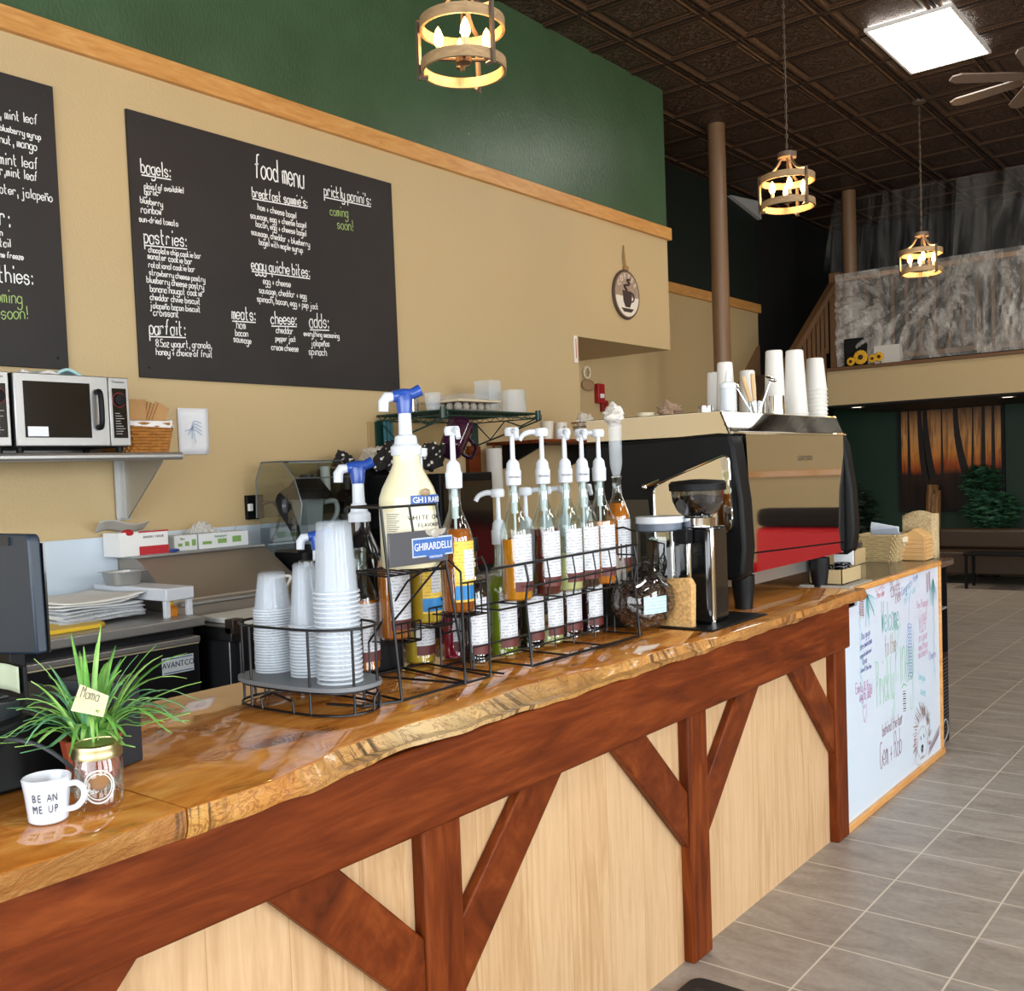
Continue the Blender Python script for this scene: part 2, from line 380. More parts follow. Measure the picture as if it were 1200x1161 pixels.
# columns
for (px, py, lab) in ((-4.575, 9.22, 'tall tan round steel column in front of the recessed wall'), (-4.5, 12.62, 'tan round column up on the loft behind the plastic sheeting')):
    z0 = 0 if py < 12 else 2.69
    t = T('support_column', lab, 'column', (px, py, z0))
    MB().lathe([(.085, z0), (.085, 4.91)], 24, (px, py, 0)).build('shaft', P('column paint', '7A5C40', .4), t)
    MB().lathe([(.001, z0), (.09, z0), (.09, z0+.03), (.085, z0+.03)], 24, (px, py, 0)).build('foot_collar', P('column collar', '7A5C40', .4), t)

# stairs up the alcove
t = T('staircase', 'brown wooden stairs climbing the dark alcove to the loft', 'staircase', (-5.05, 8.9, 0))
st = MB(); n = 14
for i in range(n): st.box(-5.44, 8.9+i*.225, 0 if i < 2 else i*.192-.12, -4.73, 8.9+(i+1)*.225+.02, (i+1)*.192)
st.build('steps', P('stair treads', '4E3826', .6), t, smooth=False)
sk = MB().prism([(8.9, .0), (9.15, .0), (12.05, 2.42), (12.05, 3.08), (11.95, 3.0), (8.9, .36)], 'x', -5.495, -5.46)
sk.build('skirt_board', P('skirt board', '8A6A4A', .6), t, smooth=False)
MB().prism([(8.85, 0), (9.2, 0), (12.25, 2.5), (12.25, 2.98), (12.1, 2.9), (8.85, .3)], 'x', -4.73, -4.685).build('stringer', M_brownw, t, smooth=False)
t = T('stair_railing', 'brown wooden stair railing with square balusters below the loft column', 'railing', (-4.67, 10.6, 1.8))
MB().prism([(9.45, 1.54), (12.45, 3.70), (12.45, 3.80), (9.45, 1.64)], 'x', -4.71, -4.63).build('handrail', M_brownw, t, smooth=False)
for i in range(4, 24):
    y = 9.02+i*.14; z0 = .4+(y-9.0)*.80; z1 = 1.21+(y-8.95)*.72
    MB().box(-4.685, y-.018, z0-.08, -4.655, y+.018, z1).build('baluster', M_brownw, t, smooth=False)
for y, z0, z1 in ((9.45, .3, 1.74),):
    MB().box(-4.72, y-.045, z0, -4.62, y+.045, z1).build('newel_post', M_brownw, t, bev=.006)
# loft railing
t = T('loft_railing', 'brown railing along the loft edge behind crumpled plastic sheeting', 'railing', (-2, 12.55, 2.73))
MB().box(-4.6, 12.5, 3.80, 4.9, 12.62, 3.86).build('handrail', wood('loft rail', [(.3, '8A6340'), (.7, 'B58F66')], (1, 6, 6), .5), t, bev=.008)
MB().box(-4.6, 12.53, 2.80, 4.9, 12.59, 2.86).build('bottom_rail', M_brownw, t, bev=.005)
MB().box(-4.72, 12.47, 2.73, -4.58, 12.61, 3.92).build('newel_post', M_brownw, t, bev=.006)
for i in range(44):
    MB().box(-4.45+i*.16-.018, 12.545, 2.86, -4.45+i*.16+.018, 12.58, 3.8).build('baluster', M_brownw, t, smooth=False)

# plastic sheeting on the loft
def sheet_mat(name, a, b_, sc):
    m, nt, b = base(name); b.inputs['Base Color'].default_value = lin('E2DDD4'); b.inputs['Roughness'].default_value = .22
    n = noise(nt, coords(nt, sc), 1.6, 6, .65, 1.5)
    r = ramp(nt, n.outputs['Fac'], [(.42, (a, a, a, 1)), (.66, (b_, b_, b_, 1))]); nt.links.new(r, b.inputs['Alpha'])
    n2 = noise(nt, coords(nt, sc), 5, 5, .6, 2); bump(nt, b, n2.outputs['Fac'], .6, .05)
    return m
def fold(x, z, k):
    return .05*math.sin(x*9+z*4+k)+.035*math.sin(x*17-z*9+2*k)+.025*math.sin(x*31+z*14)
def lower(u, v):
    x = -4.62+u*5.6; z = 3.88-v*1.13
    out = .13+.75*max(0, v-.62)**1.3*(.5+.5*math.sin(1.2+x*1.1)) if v > .62 else .13
    k = min(1, max(0, (x+3.95)/.5)); k = k*k*(3-2*k); out = .04+(out-.04)*k
    rad = math.atan2(v+.05, (x+2.9)*.6); fl = .035*math.sin(rad*38+2*math.sin(x*3))+.02*math.sin(rad*71+v*5)
    return (x, 12.46-out*.5-abs(fl)*(.25+.9*math.sin(PI*v))-.25*abs(fold(x+v*.9, z, 0)), z)
o = MB().grid(lower, 150, 40).build('plastic_sheet', sheet_mat('crumpled sheeting', .16, .8, (1.6, 1, .9)))
tag(o, 'crumpled clear plastic sheeting draped over the loft railing', 'plastic sheet')
def upper(x0, x1, y0, y1, k):
    def f(u, v):
        x = x0+(x1-x0)*u; z = 4.89-v*1.06
        return (x-(.12*v if k == 1 and u < .2 else 0), y0+(y1-y0)*v+fold(x*1.3, z*.15, k)*.7, z)
    return f
sm = sheet_mat('hanging sheeting', .0, .12, (4, 1, .2))
o = MB().grid(upper(-4.75, -3.3, 12.85, 12.66, 1), 60, 16).build('plastic_sheet', sm)
tag(o, 'thin clear plastic sheet hanging around the loft column', 'plastic sheet')
o = MB().grid(upper(-3.32, 1.0, 12.95, 12.68, 2), 90, 16).build('plastic_sheet', sheet_mat('hanging sheeting haze', .04, .2, (1.6, 1, .3)))
tag(o, 'hazy clear plastic sheet hung from the ceiling right of the loft column', 'plastic sheet')

t = T('white_wedge_panel', 'white triangular panel high in the dark corner behind the middle pendant lamp', 'panel', (-5.45, 11.8, 4.7))
MB().prism([(11.30, 4.80), (12.15, 4.88), (12.15, 4.66)], 'x', -5.495, -5.44).build('panel', P('wedge white', 'B9B9B6', .6), t, smooth=False)
# ceiling lamps
def troffer(x0, y0, x1, y1, label):
    t = T('ceiling_light', label, 'ceiling light', ((x0+x1)/2, (y0+y1)/2, 4.885))
    f = MB()
    for a in ((x0-.02, y0-.02, x1+.02, y0), (x0-.02, y1, x1+.02, y1+.02), (x0-.02, y0, x0, y1), (x1, y0, x1+.02, y1)): f.box(a[0], a[1], 4.872, a[2], a[3], 4.897)
    f.build('frame', M_white, t, smooth=False)
    MB().box(x0, y0, 4.878, x1, y1, 4.896).build('diffuser', M_panel, t, smooth=False)
troffer(-2.69, 8.03, -2.085, 9.14, 'glowing square ceiling panel near the ceiling fan')
for i, (x, y) in enumerate(((.33, 8.03), (.33, 4.7), (3.0, 4.7), (3.0, 8.03), (.33, 1.37), (3.0, 1.37), (.33, 11.4))):  # unseen panels, added to raise the ambient light
    troffer(x, y, x+.605, y+1.11, ['ceiling panel beside the bar row, level with the ceiling fan', 'ceiling panel over the open floor in front of the bar', 'ceiling panel near the middle side window', 'ceiling panel on the window side opposite the stairs', 'ceiling panel above the near end of the bar', 'ceiling panel nearest the street corner', 'ceiling panel just in front of the loft'][i])
for x, y, lab in ((-4.45, 12.62, 'recessed downlight under the loft above the forest picture, left one'), (-2.75, 12.72, 'recessed downlight under the loft at the right picture edge'), (-1.0, 13.0, 'recessed downlight under the loft beyond the right picture edge')):
    t = T('downlight', lab, 'downlight', (x, y, 2.245))
    MB().lathe([(.06, 2.254), (.09, 2.254), (.09, 2.246), (.06, 2.248)], 24, (x, y, 0)).build('trim_ring', P('trim ring', '8C8478', .5), t)
    MB().lathe([(.001, 2.252), (.06, 2.252), (.06, 2.249), (.001, 2.249)], 20, (x, y, 0)).build('lens', P('lens', 'FFF0D0', .4, emit=4), t)
    l = bpy.data.lights.new('downlight_glow', 'SPOT'); l.energy = 60; l.spot_size = 2.4; l.spot_blend = .8; l.color = (1, .88, .7); l.shadow_soft_size = .05
    lo = bpy.data.objects.new('downlight_glow', l); C.objects.link(lo); lo.parent = t; lo.location = (0, 0, -.01)
def pendant(loc, rz, ztop, label):
    t = T('pendant_light', label, 'pendant lamp', loc, 'pendant lamps over the bar', rz, True)
    R = .185
    for z in (.02, .195): MB().lathe([(R-.012, z), (R, z), (R, z+.045), (R-.012, z+.045), (R-.012, z)], 40).build('ring', M_ringw, t)
    for a in (-1.66, .70, 2.8):
        ca, sa = math.cos(a), math.sin(a); q = lambda r, z: (r*ca, r*sa, z)
        MB().tube([q(R+.008, .0), q(R+.008, .255)], .011, 4).tube(smooth_pts([q(R+.008, .25), q(R-.05, .262), q(.09, .29), q(.05, .345), q(.045, .375)], 4), .011, 4).tube([q(R-.03, .01), q(R+.012, .01)], .01, 4).build('strap', M_bronze, t)
    MB().lathe([(.001, .365), (.065, .365), (.065, .40), (.001, .40)], 24).tube([(0, 0, .365), (0, 0, .03)], .006, 6).lathe([(.001, .05), (.035, .06), (.035, .09), (.001, .10)], 16).build('hub', M_bronze, t)
    for k in range(4):
        a = .12+k*PI/2; x, y = .105*math.cos(a), .105*math.sin(a)
        MB().tube([(0, 0, .075), (x, y, .075), (x, y, .085)], .008, 6).lathe([(.02, .08), (.02, .088), (.001, .088)], 12, (x, y, 0)).build('arm', M_bronze, t)
        MB().lathe([(.012, .085), (.012, .125), (.001, .125)], 12, (x, y, 0)).build('candle_sleeve', P('candle sleeve', 'D8C6A0', .5), t)
        MB().lathe([(.001, .125), (.013, .13), (.022, .15), (.020, .172), (.010, .198), (.001, .212)], 14, (x, y, 0)).build('bulb', M_bulb, t)
    zt = ztop-loc[2]; ch = MB(); z = .40; i = 0
    while z < zt-.02:
        a = (i % 2)*PI/2; ca, sa = math.cos(a), math.sin(a)
        ch.tube([(.008*math.cos(th)*ca, .008*math.cos(th)*sa, z+.014+.02*math.sin(th)) for th in [j*PI/4 for j in range(8)]], .0028, 4, closed=True)
        z += .034; i += 1
    ch.tube([(.006, 0, .40), (.004, .004, zt*.5), (0, 0, zt)], .003, 5); ch.build('chain', M_bronze, t)
    MB().lathe([(.001, zt), (.065, zt), (.06, zt-.025), (.001, zt-.03)], 20).build('canopy', M_bronze, t)
    l = bpy.data.lights.new('bulb_glow', 'POINT'); l.energy = 14; l.color = (1, .6, .26); l.shadow_soft_size = .05
    lo = bpy.data.objects.new('bulb_glow', l); C.objects.link(lo); lo.parent = t; lo.location = (0, 0, .15)
pendant((-2.88, 3.42, 3.30), -.87, 4.91, 'ring shaped pendant lamp hanging nearest, in front of the green wall')
pendant((-2.88, 6.88, 3.345), -1.175, 4.91, 'pendant lamp hanging right of the tall round column')
pendant((-2.875, 9.96, 3.29), -1.29, 4.91, 'farthest pendant lamp hanging in front of the plastic sheeting')
t = T('ceiling_fan', 'dark ceiling fan with long blades beside the glowing ceiling panel', 'ceiling fan', (-1.67, 8.97, 4.5))
fx, fy = -1.67, 8.97
MB().tube([(fx, fy, 4.91), (fx, fy, 4.6)], .02, 8).lathe([(.001, 4.91), (.07, 4.91), (.05, 4.86), (.001, 4.85)], 16, (fx, fy, 0)).lathe([(.001, 4.62), (.1, 4.6), (.13, 4.52), (.09, 4.45), (.001, 4.44)], 24, (fx, fy, 0)).build('motor', M_bronze, t)
for k in range(7):
    a = math.radians(168.5+k*51.43); M = Matrix.Rotation(a, 4, 'Z') @ Matrix.Rotation(.2, 4, 'X')
    b = MB(); pts = [(.12, -.04), (.2, -.055), (.65, -.06), (.71, -.03), (.71, .03), (.65, .06), (.2, .055), (.12, .04)]
    b.prism(pts, 'z', -.006, .006); b.v = [tuple(M @ Vector(p)+Vector((fx, fy, 4.53))) for p in b.v]
    b.build('blade', P('fan blade', '6B5B50', .5), t, smooth=False)

# ------------------------------------------------------------------ bar counter
t = T('bar_counter', 'long bar counter with red stained timber frame and pale oak planks', 'bar counter', (-1.9, 2, 0))
MB().box(-1.62, -.6, 0, -1.58, 4.19, .975).build('plank_panel', M_plank, t, smooth=False)
MB().box(-2.30, -.6, 0, -2.26, 4.30, .975).box(-2.26, 4.15, 0, -1.62, 4.19, .975).build('back_panel', M_beam, t, smooth=False)
MB().box(-1.60, -.6, .80, -1.527, 4.19, .990).build('beam', M_beam, t, bev=.008)
PY = [(.36, .485), (1.59, 1.715), (2.80, 2.925), (4.05, 4.175)]
for a, b_ in PY: MB().box(-1.585, a, 0, -1.542, b_, .80).build('post', M_post, t, bev=.006)
def brace(post_y, d):  # d = +1 leans away along +Y, -1 along -Y
    f = lambda u, z: (post_y+d*u, z)
    M = wood('red stained brace', [(.28, '3A1607'), (.5, '642B0E'), (.72, '84421A')], (7, 2.5, 2.5), .42, .08, 1.5, 2.2)
    MB().prism([f(0, .375), f(.425, .80), f(.245, .80), f(0, .555)], 'x', -1.58, -1.55).build('brace', M, t, bev=.005)
for i, (a, b_) in enumerate(PY):
    if i > 0: brace(a, -1)
    if i < 3: brace(b_, 1)
FE = [(-.6, -1.50), (.3, -1.50), (.66, -1.498), (.745, -1.49), (.868, -1.502), (.985, -1.515), (1.15, -1.515), (1.276, -1.539), (1.40, -1.578), (1.511, -1.585), (1.634, -1.594), (1.707, -1.581), (1.861, -1.590), (2.05, -1.612), (2.168, -1.60), (2.338, -1.572), (2.595, -1.555), (2.782, -1.543), (2.983, -1.51), (3.324, -1.505), (3.704, -1.506), (4.27, -1.52), (4.37, -1.525)]
LOW = [(-.6, .972), (.67, .976), (.987, .977), (1.26, .976), (1.36, .99), (1.45, 1.0), (1.55, 1.002), (1.64, .994), (1.78, .998), (1.96, .993), (2.19, .992), (2.69, .99), (3.23, .988), (4.37, .985)]
def low_(y):
    for (a, p), (b_, q) in zip(LOW, LOW[1:]):
        if a <= y <= b_: return p+(q-p)*(y-a)/(b_-a)
    return LOW[-1][1]
def fx_(y):
    for (a, p), (b_, q) in zip(FE, FE[1:]):
        if a <= y <= b_:
            s = (y-a)/(b_-a); s = s*s*(3-2*s); return p+(q-p)*s
    return FE[-1][1]
def slab(y0, y1, rough, label, ends):
    rnd = random.Random(int(y0*10)+5); n = int((y1-y0)/.012); m = MB(); rows = []
    w1 = [rnd.uniform(0, 6) for _ in range(4)]
    for i in range(n+1):
        y = y0+(y1-y0)*i/n; x = fx_(y)
        wob = rough*(.003*math.sin(y*9+w1[0])+.0018*math.sin(y*27+w1[1]))+rough*rnd.uniform(-.0007, .0007)
        low = low_(y)+rough*(.0025*math.sin(y*17.3+w1[3])+.0015*math.sin(y*43))
        ins = .012+rough*(.016+.014*math.sin(y*11+w1[2]))+abs(wob)
        lo_ = -1.520+wob*.5; q_ = .45+.12*math.sin(y*5+w1[1]); x2 = x+(lo_-x)*q_+wob+.004*math.sin(y*33+w1[0])*rough
        rows.append([(-2.345, y, .97), (-2.345, y, 1.03), (x-.004, y, 1.03), (x, y, 1.0275), (x2+.003, y, 1.004), (lo_+.004, y, low+.012), (lo_-.002, y, low), (-1.6, y, low)])
    k = len(rows[0]); vs = [p for r in rows for p in r]; top = []; edge = []
    for i in range(n):
        for j in range(k):
            f = (i*k+j, (i+1)*k+j, (i+1)*k+(j+1) % k, i*k+(j+1) % k)
            (edge if j in (3, 4, 5, 6) else top).append(f)
    m.add(vs, top+[tuple(range(k)), tuple(range((n+1)*k-1, n*k-1, -1))])
    m.k = 1; nb = len(m.v); m.add(vs, edge)
    o = m.build('bar_top_slab', [M_slab, M_edge if y0 > .5 else M_edge2], ang=40, off=((-1.9), (y0+y1)/2, 1.0))
    return tag(o, label, 'bar top')
slab(-.6, .983, .12, 'lacquered wood bar top section under the white mug and jar', 0)
slab(.987, 4.37, 1.0, 'long lacquered live edge wood bar top under the syrup bottles', 0)
# lower ledge beyond the slab
t = T('end_counter', 'dark polished counter end with baskets on it behind the whiteboard', 'counter', (-2, 5.1, 0))
MB().box(-2.4, 4.375, .985, -1.575, 5.95, 1.02).build('worktop', P('polished stone', '4A453E', .12, vary=(30, .3)), t, bev=.004)
MB().box(-2.38, 4.40, 0, -1.63, 5.62, .985).build('cabinet', M_blk, t, smooth=False)
# ------------------------------------------------------------------ handwriting
GL = {'a': '46270604133345 4743', 'b': '0a03 062746442304', 'c': '462706042344', 'd': '462706042344 4a43', 'e': '0545462706042344', 'f': '4a3a2913 0737',
 'g': '462706042344 4741200001', 'h': '0a03 06274643', 'i': '1713 1a19', 'j': '2721100001 2a29', 'k': '0a03 370533', 'l': '1a13', 'm': '0703 06172623 26374643', 'n': '0703 06274643',
 'o': '27060423444627', 'p': '0700 062746442304', 'q': '462706042344 4740', 'r': '0703 05173736', 's': '4627061535442304', 't': '1a142333 0737', 'u': '07042344 4743', 'v': '072347',
 'w': '0713263347', 'x': '0743 4703', 'y': '07042344 4741200001', 'z': '07470343', '~': '0703 06274643 09183948', '+': '2723 0545', ',': '141311', '.': '1413', ':': '1413 1716', "'": '1a18',
 '(': '2a180612', ')': '1a282612', '!': '1a15 1413', '8': '2a09082748492a 2706044323444627', '5': '4a0a0737464423 0304', '2': '092a494803 0343', '0': '2a09042344492a', '1': '092a23', '-': '0545', '&': '43082a380413 3345',
 'W': '0a13284 3', 'P': '0a03 0a3a4927 2706', 'G': '4928094 4', 'R': '0a03 0a3a4837 0737 2743', 'J': '3a34230304', 'Y': '0a27 4a27 2723', 'B': '0a03 0a3a4837 0737464403', 'E': '4a0a0343 0737', 'S': '4a0a0837464403', 'T': '0a4a 2a23',
 'C': '492a090423 44', 'O': '2a09042344492a', 'F': '4a0a03 0737', 'V': '0a234a', 'L': '0a0343', 'A': '03 2a43 0636', 'I': '2a23', 'D': '0a03 0a2a494423 03', 'N': '0a03 0a43 434a', 'M': '030a274a43', 'U': '0a04234 4', 'H': '0a03 4a43 0747'}
GL.update({'W': '0a13264 3', 'G': '492a090423444636', 'C': '492a09042344', '5': '4a0a073746442304', 'A': '032a43 1636', 'D': '0a03 0a2a49442303', 'N': '030a434a', 'U': '0a0423444a', 'W': '0a13273 34a'})
GL['W'] = '0a1327334a'
hx = lambda ch: int(ch, 16)
def stroke(mb, pts, U, V, Nn, wd):
    P_ = [Vector(p) for p in pts]; L = []; n = len(P_)
    for i in range(n):
        t = P_[min(i+1, n-1)]-P_[max(i-1, 0)]
        if t.length < 1e-9: t = U
        t = t.normalized(); s = Nn.cross(t)
        L.append((P_[i]+s*wd/2, P_[i]-s*wd/2))
    vs = [q for a in L for q in a]
    mb.add(vs, [(2*i, 2*i+1, 2*i+3, 2*i+2) for i in range(n-1)])
def write(mb, text, a, b, V, asp=1.8, wd=.006, jit=.25, off=.0012, under=False, rnd=random.Random(3)):
    a = Vector(a); b = Vector(b); V = Vector(V); d = b-a; U = d.normalized(); Nn = U.cross(V).normalized(); adv = 0; pos = []
    for ch in text: pos.append(adv); adv += 3.2 if ch in " il.,:'!1" else 5.7
    s = d.length/max(adv-1.5, 1)
    for ch, p in zip(text, pos):
        if ch not in GL: continue
        for pl in GL[ch].split():
            q = [(hx(pl[i])+rnd.uniform(-jit, jit), hx(pl[i+1])-3+rnd.uniform(-jit, jit)) for i in range(0, len(pl), 2)]
            w3 = [a+U*((p+x)*s)+V*(y*s*asp)+Nn*off for x, y in q]
            if len(w3) > 2: w3 = smooth_pts(w3, 3)
            stroke(mb, w3, U, V, Nn, wd)
    if under: stroke(mb, [a-V*s*asp*1.1+Nn*off, b-V*s*asp*.9+Nn*off], U, V, Nn, wd)
def printed(name, text, m, loc, size, X, Y, parent, extrude=.0004, align='CENTER', sx=1.0):
    cu = bpy.data.curves.new(name, 'FONT'); cu.body = text; cu.size = size; cu.extrude = extrude; cu.align_x = align; cu.align_y = 'CENTER'; cu.resolution_u = 2
    cu.materials.append(m); tmp = bpy.data.objects.new(name, cu); C.objects.link(tmp); bpy.context.view_layer.update()
    me = bpy.data.meshes.new_from_object(tmp.evaluated_get(bpy.context.evaluated_depsgraph_get())); bpy.data.objects.remove(tmp)
    me.materials.clear(); me.materials.append(m)
    o = bpy.data.objects.new(name, me); C.objects.link(o)
    X = Vector(X).normalized(); Y = Vector(Y).normalized(); M = Matrix((X*sx, Y, X.cross(Y))).transposed().to_4x4(); M.translation = Vector(loc)-OFF.get(parent, Vector((0, 0, 0)))
    o.matrix_local = M; o.parent = parent; OFF[o] = OFF.get(parent); return o

# ------------------------------------------------------------------ menu boards and wall pieces
TXT = [
('bagels:', 2.852, 3.115, 3.017, 3.123),
('plain (gf available)', 2.864, 3.04, 3.09, 3.062),
('garlic', 2.864, 3.011, 2.938, 3.019),
('blueberry', 2.838, 2.968, 2.961, 2.969),
('rainbow', 2.839, 2.919, 2.951, 2.929),
('sun-dried tomato', 2.827, 2.876, 3.043, 2.887),
('pastries:', 2.848, 2.776, 3.089, 2.791),
('chocolate chip cookie bar', 2.869, 2.734, 3.169, 2.744),
('monster cookie bar', 2.863, 2.701, 3.114, 2.707),
('rotational cookie bar', 2.865, 2.66, 3.129, 2.671),
('strawberry cheese pastry', 2.866, 2.623, 3.186, 2.627),
('blueberry cheese pastry', 2.851, 2.585, 3.176, 2.588),
('banana nougat cookie', 2.867, 2.542, 3.162, 2.551),
('cheddar chive biscuit', 2.864, 2.501, 3.151, 2.509),
('jalape~o bacon biscuit', 2.862, 2.461, 3.149, 2.469),
('croissant', 2.878, 2.426, 3.021, 2.431),
('parfait:', 2.85, 2.333, 3.054, 2.342),
('8.5oz yogurt, granola,', 2.883, 2.275, 3.206, 2.289),
('honey + choice of fruit', 2.881, 2.234, 3.208, 2.243),
('food menu', 3.542, 3.234, 3.878, 3.237),
("breakfast sammie's:", 3.513, 3.122, 3.896, 3.138),
('ham + cheese bagel', 3.547, 3.06, 3.811, 3.058),
('sausage, egg + cheese bagel', 3.495, 3.007, 3.881, 3.017),
('bacon, egg + cheese bagel', 3.528, 2.968, 3.878, 2.97),
('sausage, cheddar + blueberry', 3.496, 2.92, 3.899, 2.913),
('bagel with maple syrup', 3.544, 2.874, 3.846, 2.873),
('eggy quiche bites:', 3.485, 2.732, 3.891, 2.742),
('egg + cheese', 3.558, 2.664, 3.747, 2.669),
('sausage, cheddar + egg', 3.528, 2.612, 3.857, 2.616),
('spinach, bacon, egg + pep jack', 3.512, 2.565, 3.943, 2.565),
('meats:', 3.343, 2.454, 3.495, 2.459),
('ham', 3.368, 2.407, 3.426, 2.408),
('bacon', 3.359, 2.367, 3.439, 2.369),
('sausage', 3.346, 2.335, 3.458, 2.331),
('cheese:', 3.599, 2.451, 3.777, 2.462),
('cheddar', 3.631, 2.405, 3.75, 2.409),
('pepper jack', 3.624, 2.362, 3.767, 2.368),
('cream cheese', 3.593, 2.31, 3.78, 2.313),
('adds:', 3.872, 2.457, 4.017, 2.464),
('everything seasoning', 3.827, 2.406, 4.092, 2.413),
('jalape~os', 3.878, 2.354, 4.014, 2.36),
('spinach', 3.857, 2.301, 3.99, 2.304),
("prickly panini's:", 4.026, 3.228, 4.398, 3.239),
('coming', 4.065, 3.12, 4.206, 3.135),
('soon!', 4.117, 3.052, 4.242, 3.059),
(', mint leaf', 2.179, 3.211, 2.346, 3.223),
('blueberry syrup', 2.176, 3.157, 2.356, 3.156),
('nut, mango', 2.172, 3.103, 2.335, 3.104),
('mint leaf', 2.167, 3.012, 2.337, 3.023),
('r,mint leaf', 2.164, 2.964, 2.331, 2.969),
('ater, jalape~o', 2.159, 2.886, 2.394, 2.889),
('r:', 2.151, 2.743, 2.197, 2.744),
('n', 2.148, 2.7, 2.159, 2.699),
('tail', 2.145, 2.652, 2.193, 2.656),
('ne freeze', 2.142, 2.606, 2.245, 2.608),
('othies:', 2.10, 2.497, 2.283, 2.503),
('oming', 2.115, 2.411, 2.227, 2.413),
('soon!', 2.133, 2.338, 2.251, 2.349),
]
HEAD = ('bagels:', 'pastries:', 'parfait:', "breakfast sammie's:", 'eggy quiche bites:', 'meats:', 'cheese:', 'adds:', "prickly panini's:")
def board(y0, y1, z0, z1, label, lo, hi):
    t = T('menu_board', label, 'chalkboard', (-4.5, (y0+y1)/2, z0))
    MB().box(-4.498, y0, z0, -4.482, y1, z1).build('panel', M_board, t, bev=.002)
    wmb = MB(); gmb = MB()
    for tx, ya, za, yb, zb in TXT[lo:hi]:
        big = tx in HEAD or tx in ('r:', 'othies:'); mb = gmb if tx in ('coming', 'soon!', 'oming') else wmb
        write(mb, tx, (-4.4815, ya, za), (-4.4815, yb, zb), (0, 0, 1), 2.5 if tx == 'food menu' else (2.0 if big else 1.75), .008 if tx == 'food menu' else (.006 if big else .0043), .22, .0008, under=tx in HEAD)
    wmb.build('lettering', M_chalk, t, smooth=False); gmb.build('green_lettering', M_chalkg, t, smooth=False)
    sc = MB()
    for yy in (y0+.05, y1-.05):
        for zz in (z0+.05, z1-.05): sc.ell((-4.482, yy, zz), .006, 8, 4)
    sc.build('screw', M_steeld, t)
nb = [i for i, q in enumerate(TXT) if q[0] == ', mint leaf'][0]
board(2.79, 4.583, 2.12, 3.408, 'large black chalkboard with the white handwritten food menu', 0, nb)
board(.65, 2.428, 2.135, 3.412, 'black chalkboard with drinks writing cut off above the microwave', nb, len(TXT))

t = T('coffee_sign', 'round wooden coffee sign with a dark cup hung by a rope', 'wall sign', (-4.5, 7.31, 2.82))
cy, cz, r = 7.31, 3.035, .2
Mx = Matrix.Rotation(PI/2, 4, 'Y')
MB().lathe([(.001, 0), (r, 0), (r+.006, .008), (r, .02), (.001, .02)], 40, (-4.498, cy, cz), M=Mx).build('disc', P('sign rim', '4A3A2E', .7), t)
MB().prism([(cy+.185*math.cos(a), cz+.185*math.sin(a)) for a in [i*2*PI/40 for i in range(40)]], 'x', -4.478, -4.476).build('upper_face', P('sign tan', 'A08A74', .8, vary=(20, .15)), t, smooth=False)
MB().prism([(cy+.18*math.cos(a), cz+.18*math.sin(a)) for a in [PI+.1+i*(PI-.2)/20 for i in range(21)]], 'x', -4.476, -4.474).build('lower_face', P('sign cream', 'E2D9C8', .8), t, smooth=False)
dk = P('sign dark brown', '3B2A26', .7)
cup = MB().prism([(cy-.075, cz+.03), (cy+.065, cz+.03), (cy+.06, cz-.06), (cy+.03, cz-.105), (cy-.035, cz-.105), (cy-.065, cz-.06)], 'x', -4.474, -4.471)
cup.prism([(cy-.1, cz-.115), (cy+.095, cz-.115), (cy+.05, cz-.145), (cy-.06, cz-.145)], 'x', -4.474, -4.471)
cup.tube(arc((cy+.065, cz-.02), .035, -PI/2, PI/2, 8, lambda a, b: (-4.472, a, b)), .007, 5).tube(smooth_pts([(-4.472, cy-.01, cz+.035), (-4.472, cy-.05, cz+.07), (-4.472, cy+.03, cz+.085), (-4.472, cy+.0, cz+.12), (-4.472, cy+.04, cz+.125)], 4), .009, 5)
cup.build('cup_motif', dk, t)
for i, ch in enumerate('COFFEE'):
    a = 2.55-i*.39; printed('lettering', ch, P('sign lettering', 'E8E0D0', .8), (-4.474, cy+.148*math.cos(a), cz+.148*math.sin(a)), .062, (0, math.sin(a), -math.cos(a)), (0, math.cos(a), math.sin(a)), t)
MB().tube([(-4.485, cy-.01, cz+.2), (-4.485, cy-.025, cz+.3), (-4.485, cy-.02, cz+.40), (-4.485, cy-.005, cz+.3), (-4.485, cy+.012, cz+.2)], .006, 5).lathe([(.02, cz+.2), (.026, cz+.215), (.02, cz+.235)], 10, (-4.482, cy, 0)).build('rope', P('jute', '9C7A4E', .9), t)
t = T('wall_thermometer', 'narrow white thermometer strip at the corner of the wall opening', 'thermometer', (-4.5, 6.55, 2.42))
MB().box(-4.499, 6.53, 2.425, -4.49, 6.575, 2.635).build('strip', P('thermometer white', 'E8DCD0', .5), t, bev=.003)
MB().box(-4.49, 6.549, 2.46, -4.488, 6.556, 2.61).build('tube', P('red line', 'B34A3C', .5), t, smooth=False)
t = T('leaf_sign', 'small oval sign with white leaves hanging inside the opening', 'wall sign', (-5.49, 8.19, 2.36))
MB().tube([(-5.485, 8.19+.1*math.cos(a), 2.41+.05*math.sin(a)) for a in [i*PI/12 for i in range(24)]], .008, 5, closed=True).prism([(8.19+.095*math.cos(a), 2.41+.045*math.sin(a)) for a in [i*PI/10 for i in range(20)]], 'x', -5.495, -5.487).build('oval_plaque', P('plaque wood', 'A58560', .7), t)
lv = MB()
for i in range(11):
    a = i*.57; M = Matrix.Rotation(a, 4, 'X'); lv.ell((-5.485, 8.17+.05*math.cos(a)+.03*random.random(), 2.53+.05*math.sin(a)), (.006, .012, .035), 6, 4, M=M)
lv.tube([(-5.49, 8.12, 2.58), (-5.49, 8.17, 2.45)], .004, 4).build('leaf_spray', P('dry leaves', 'DDD0B4', .8), t)
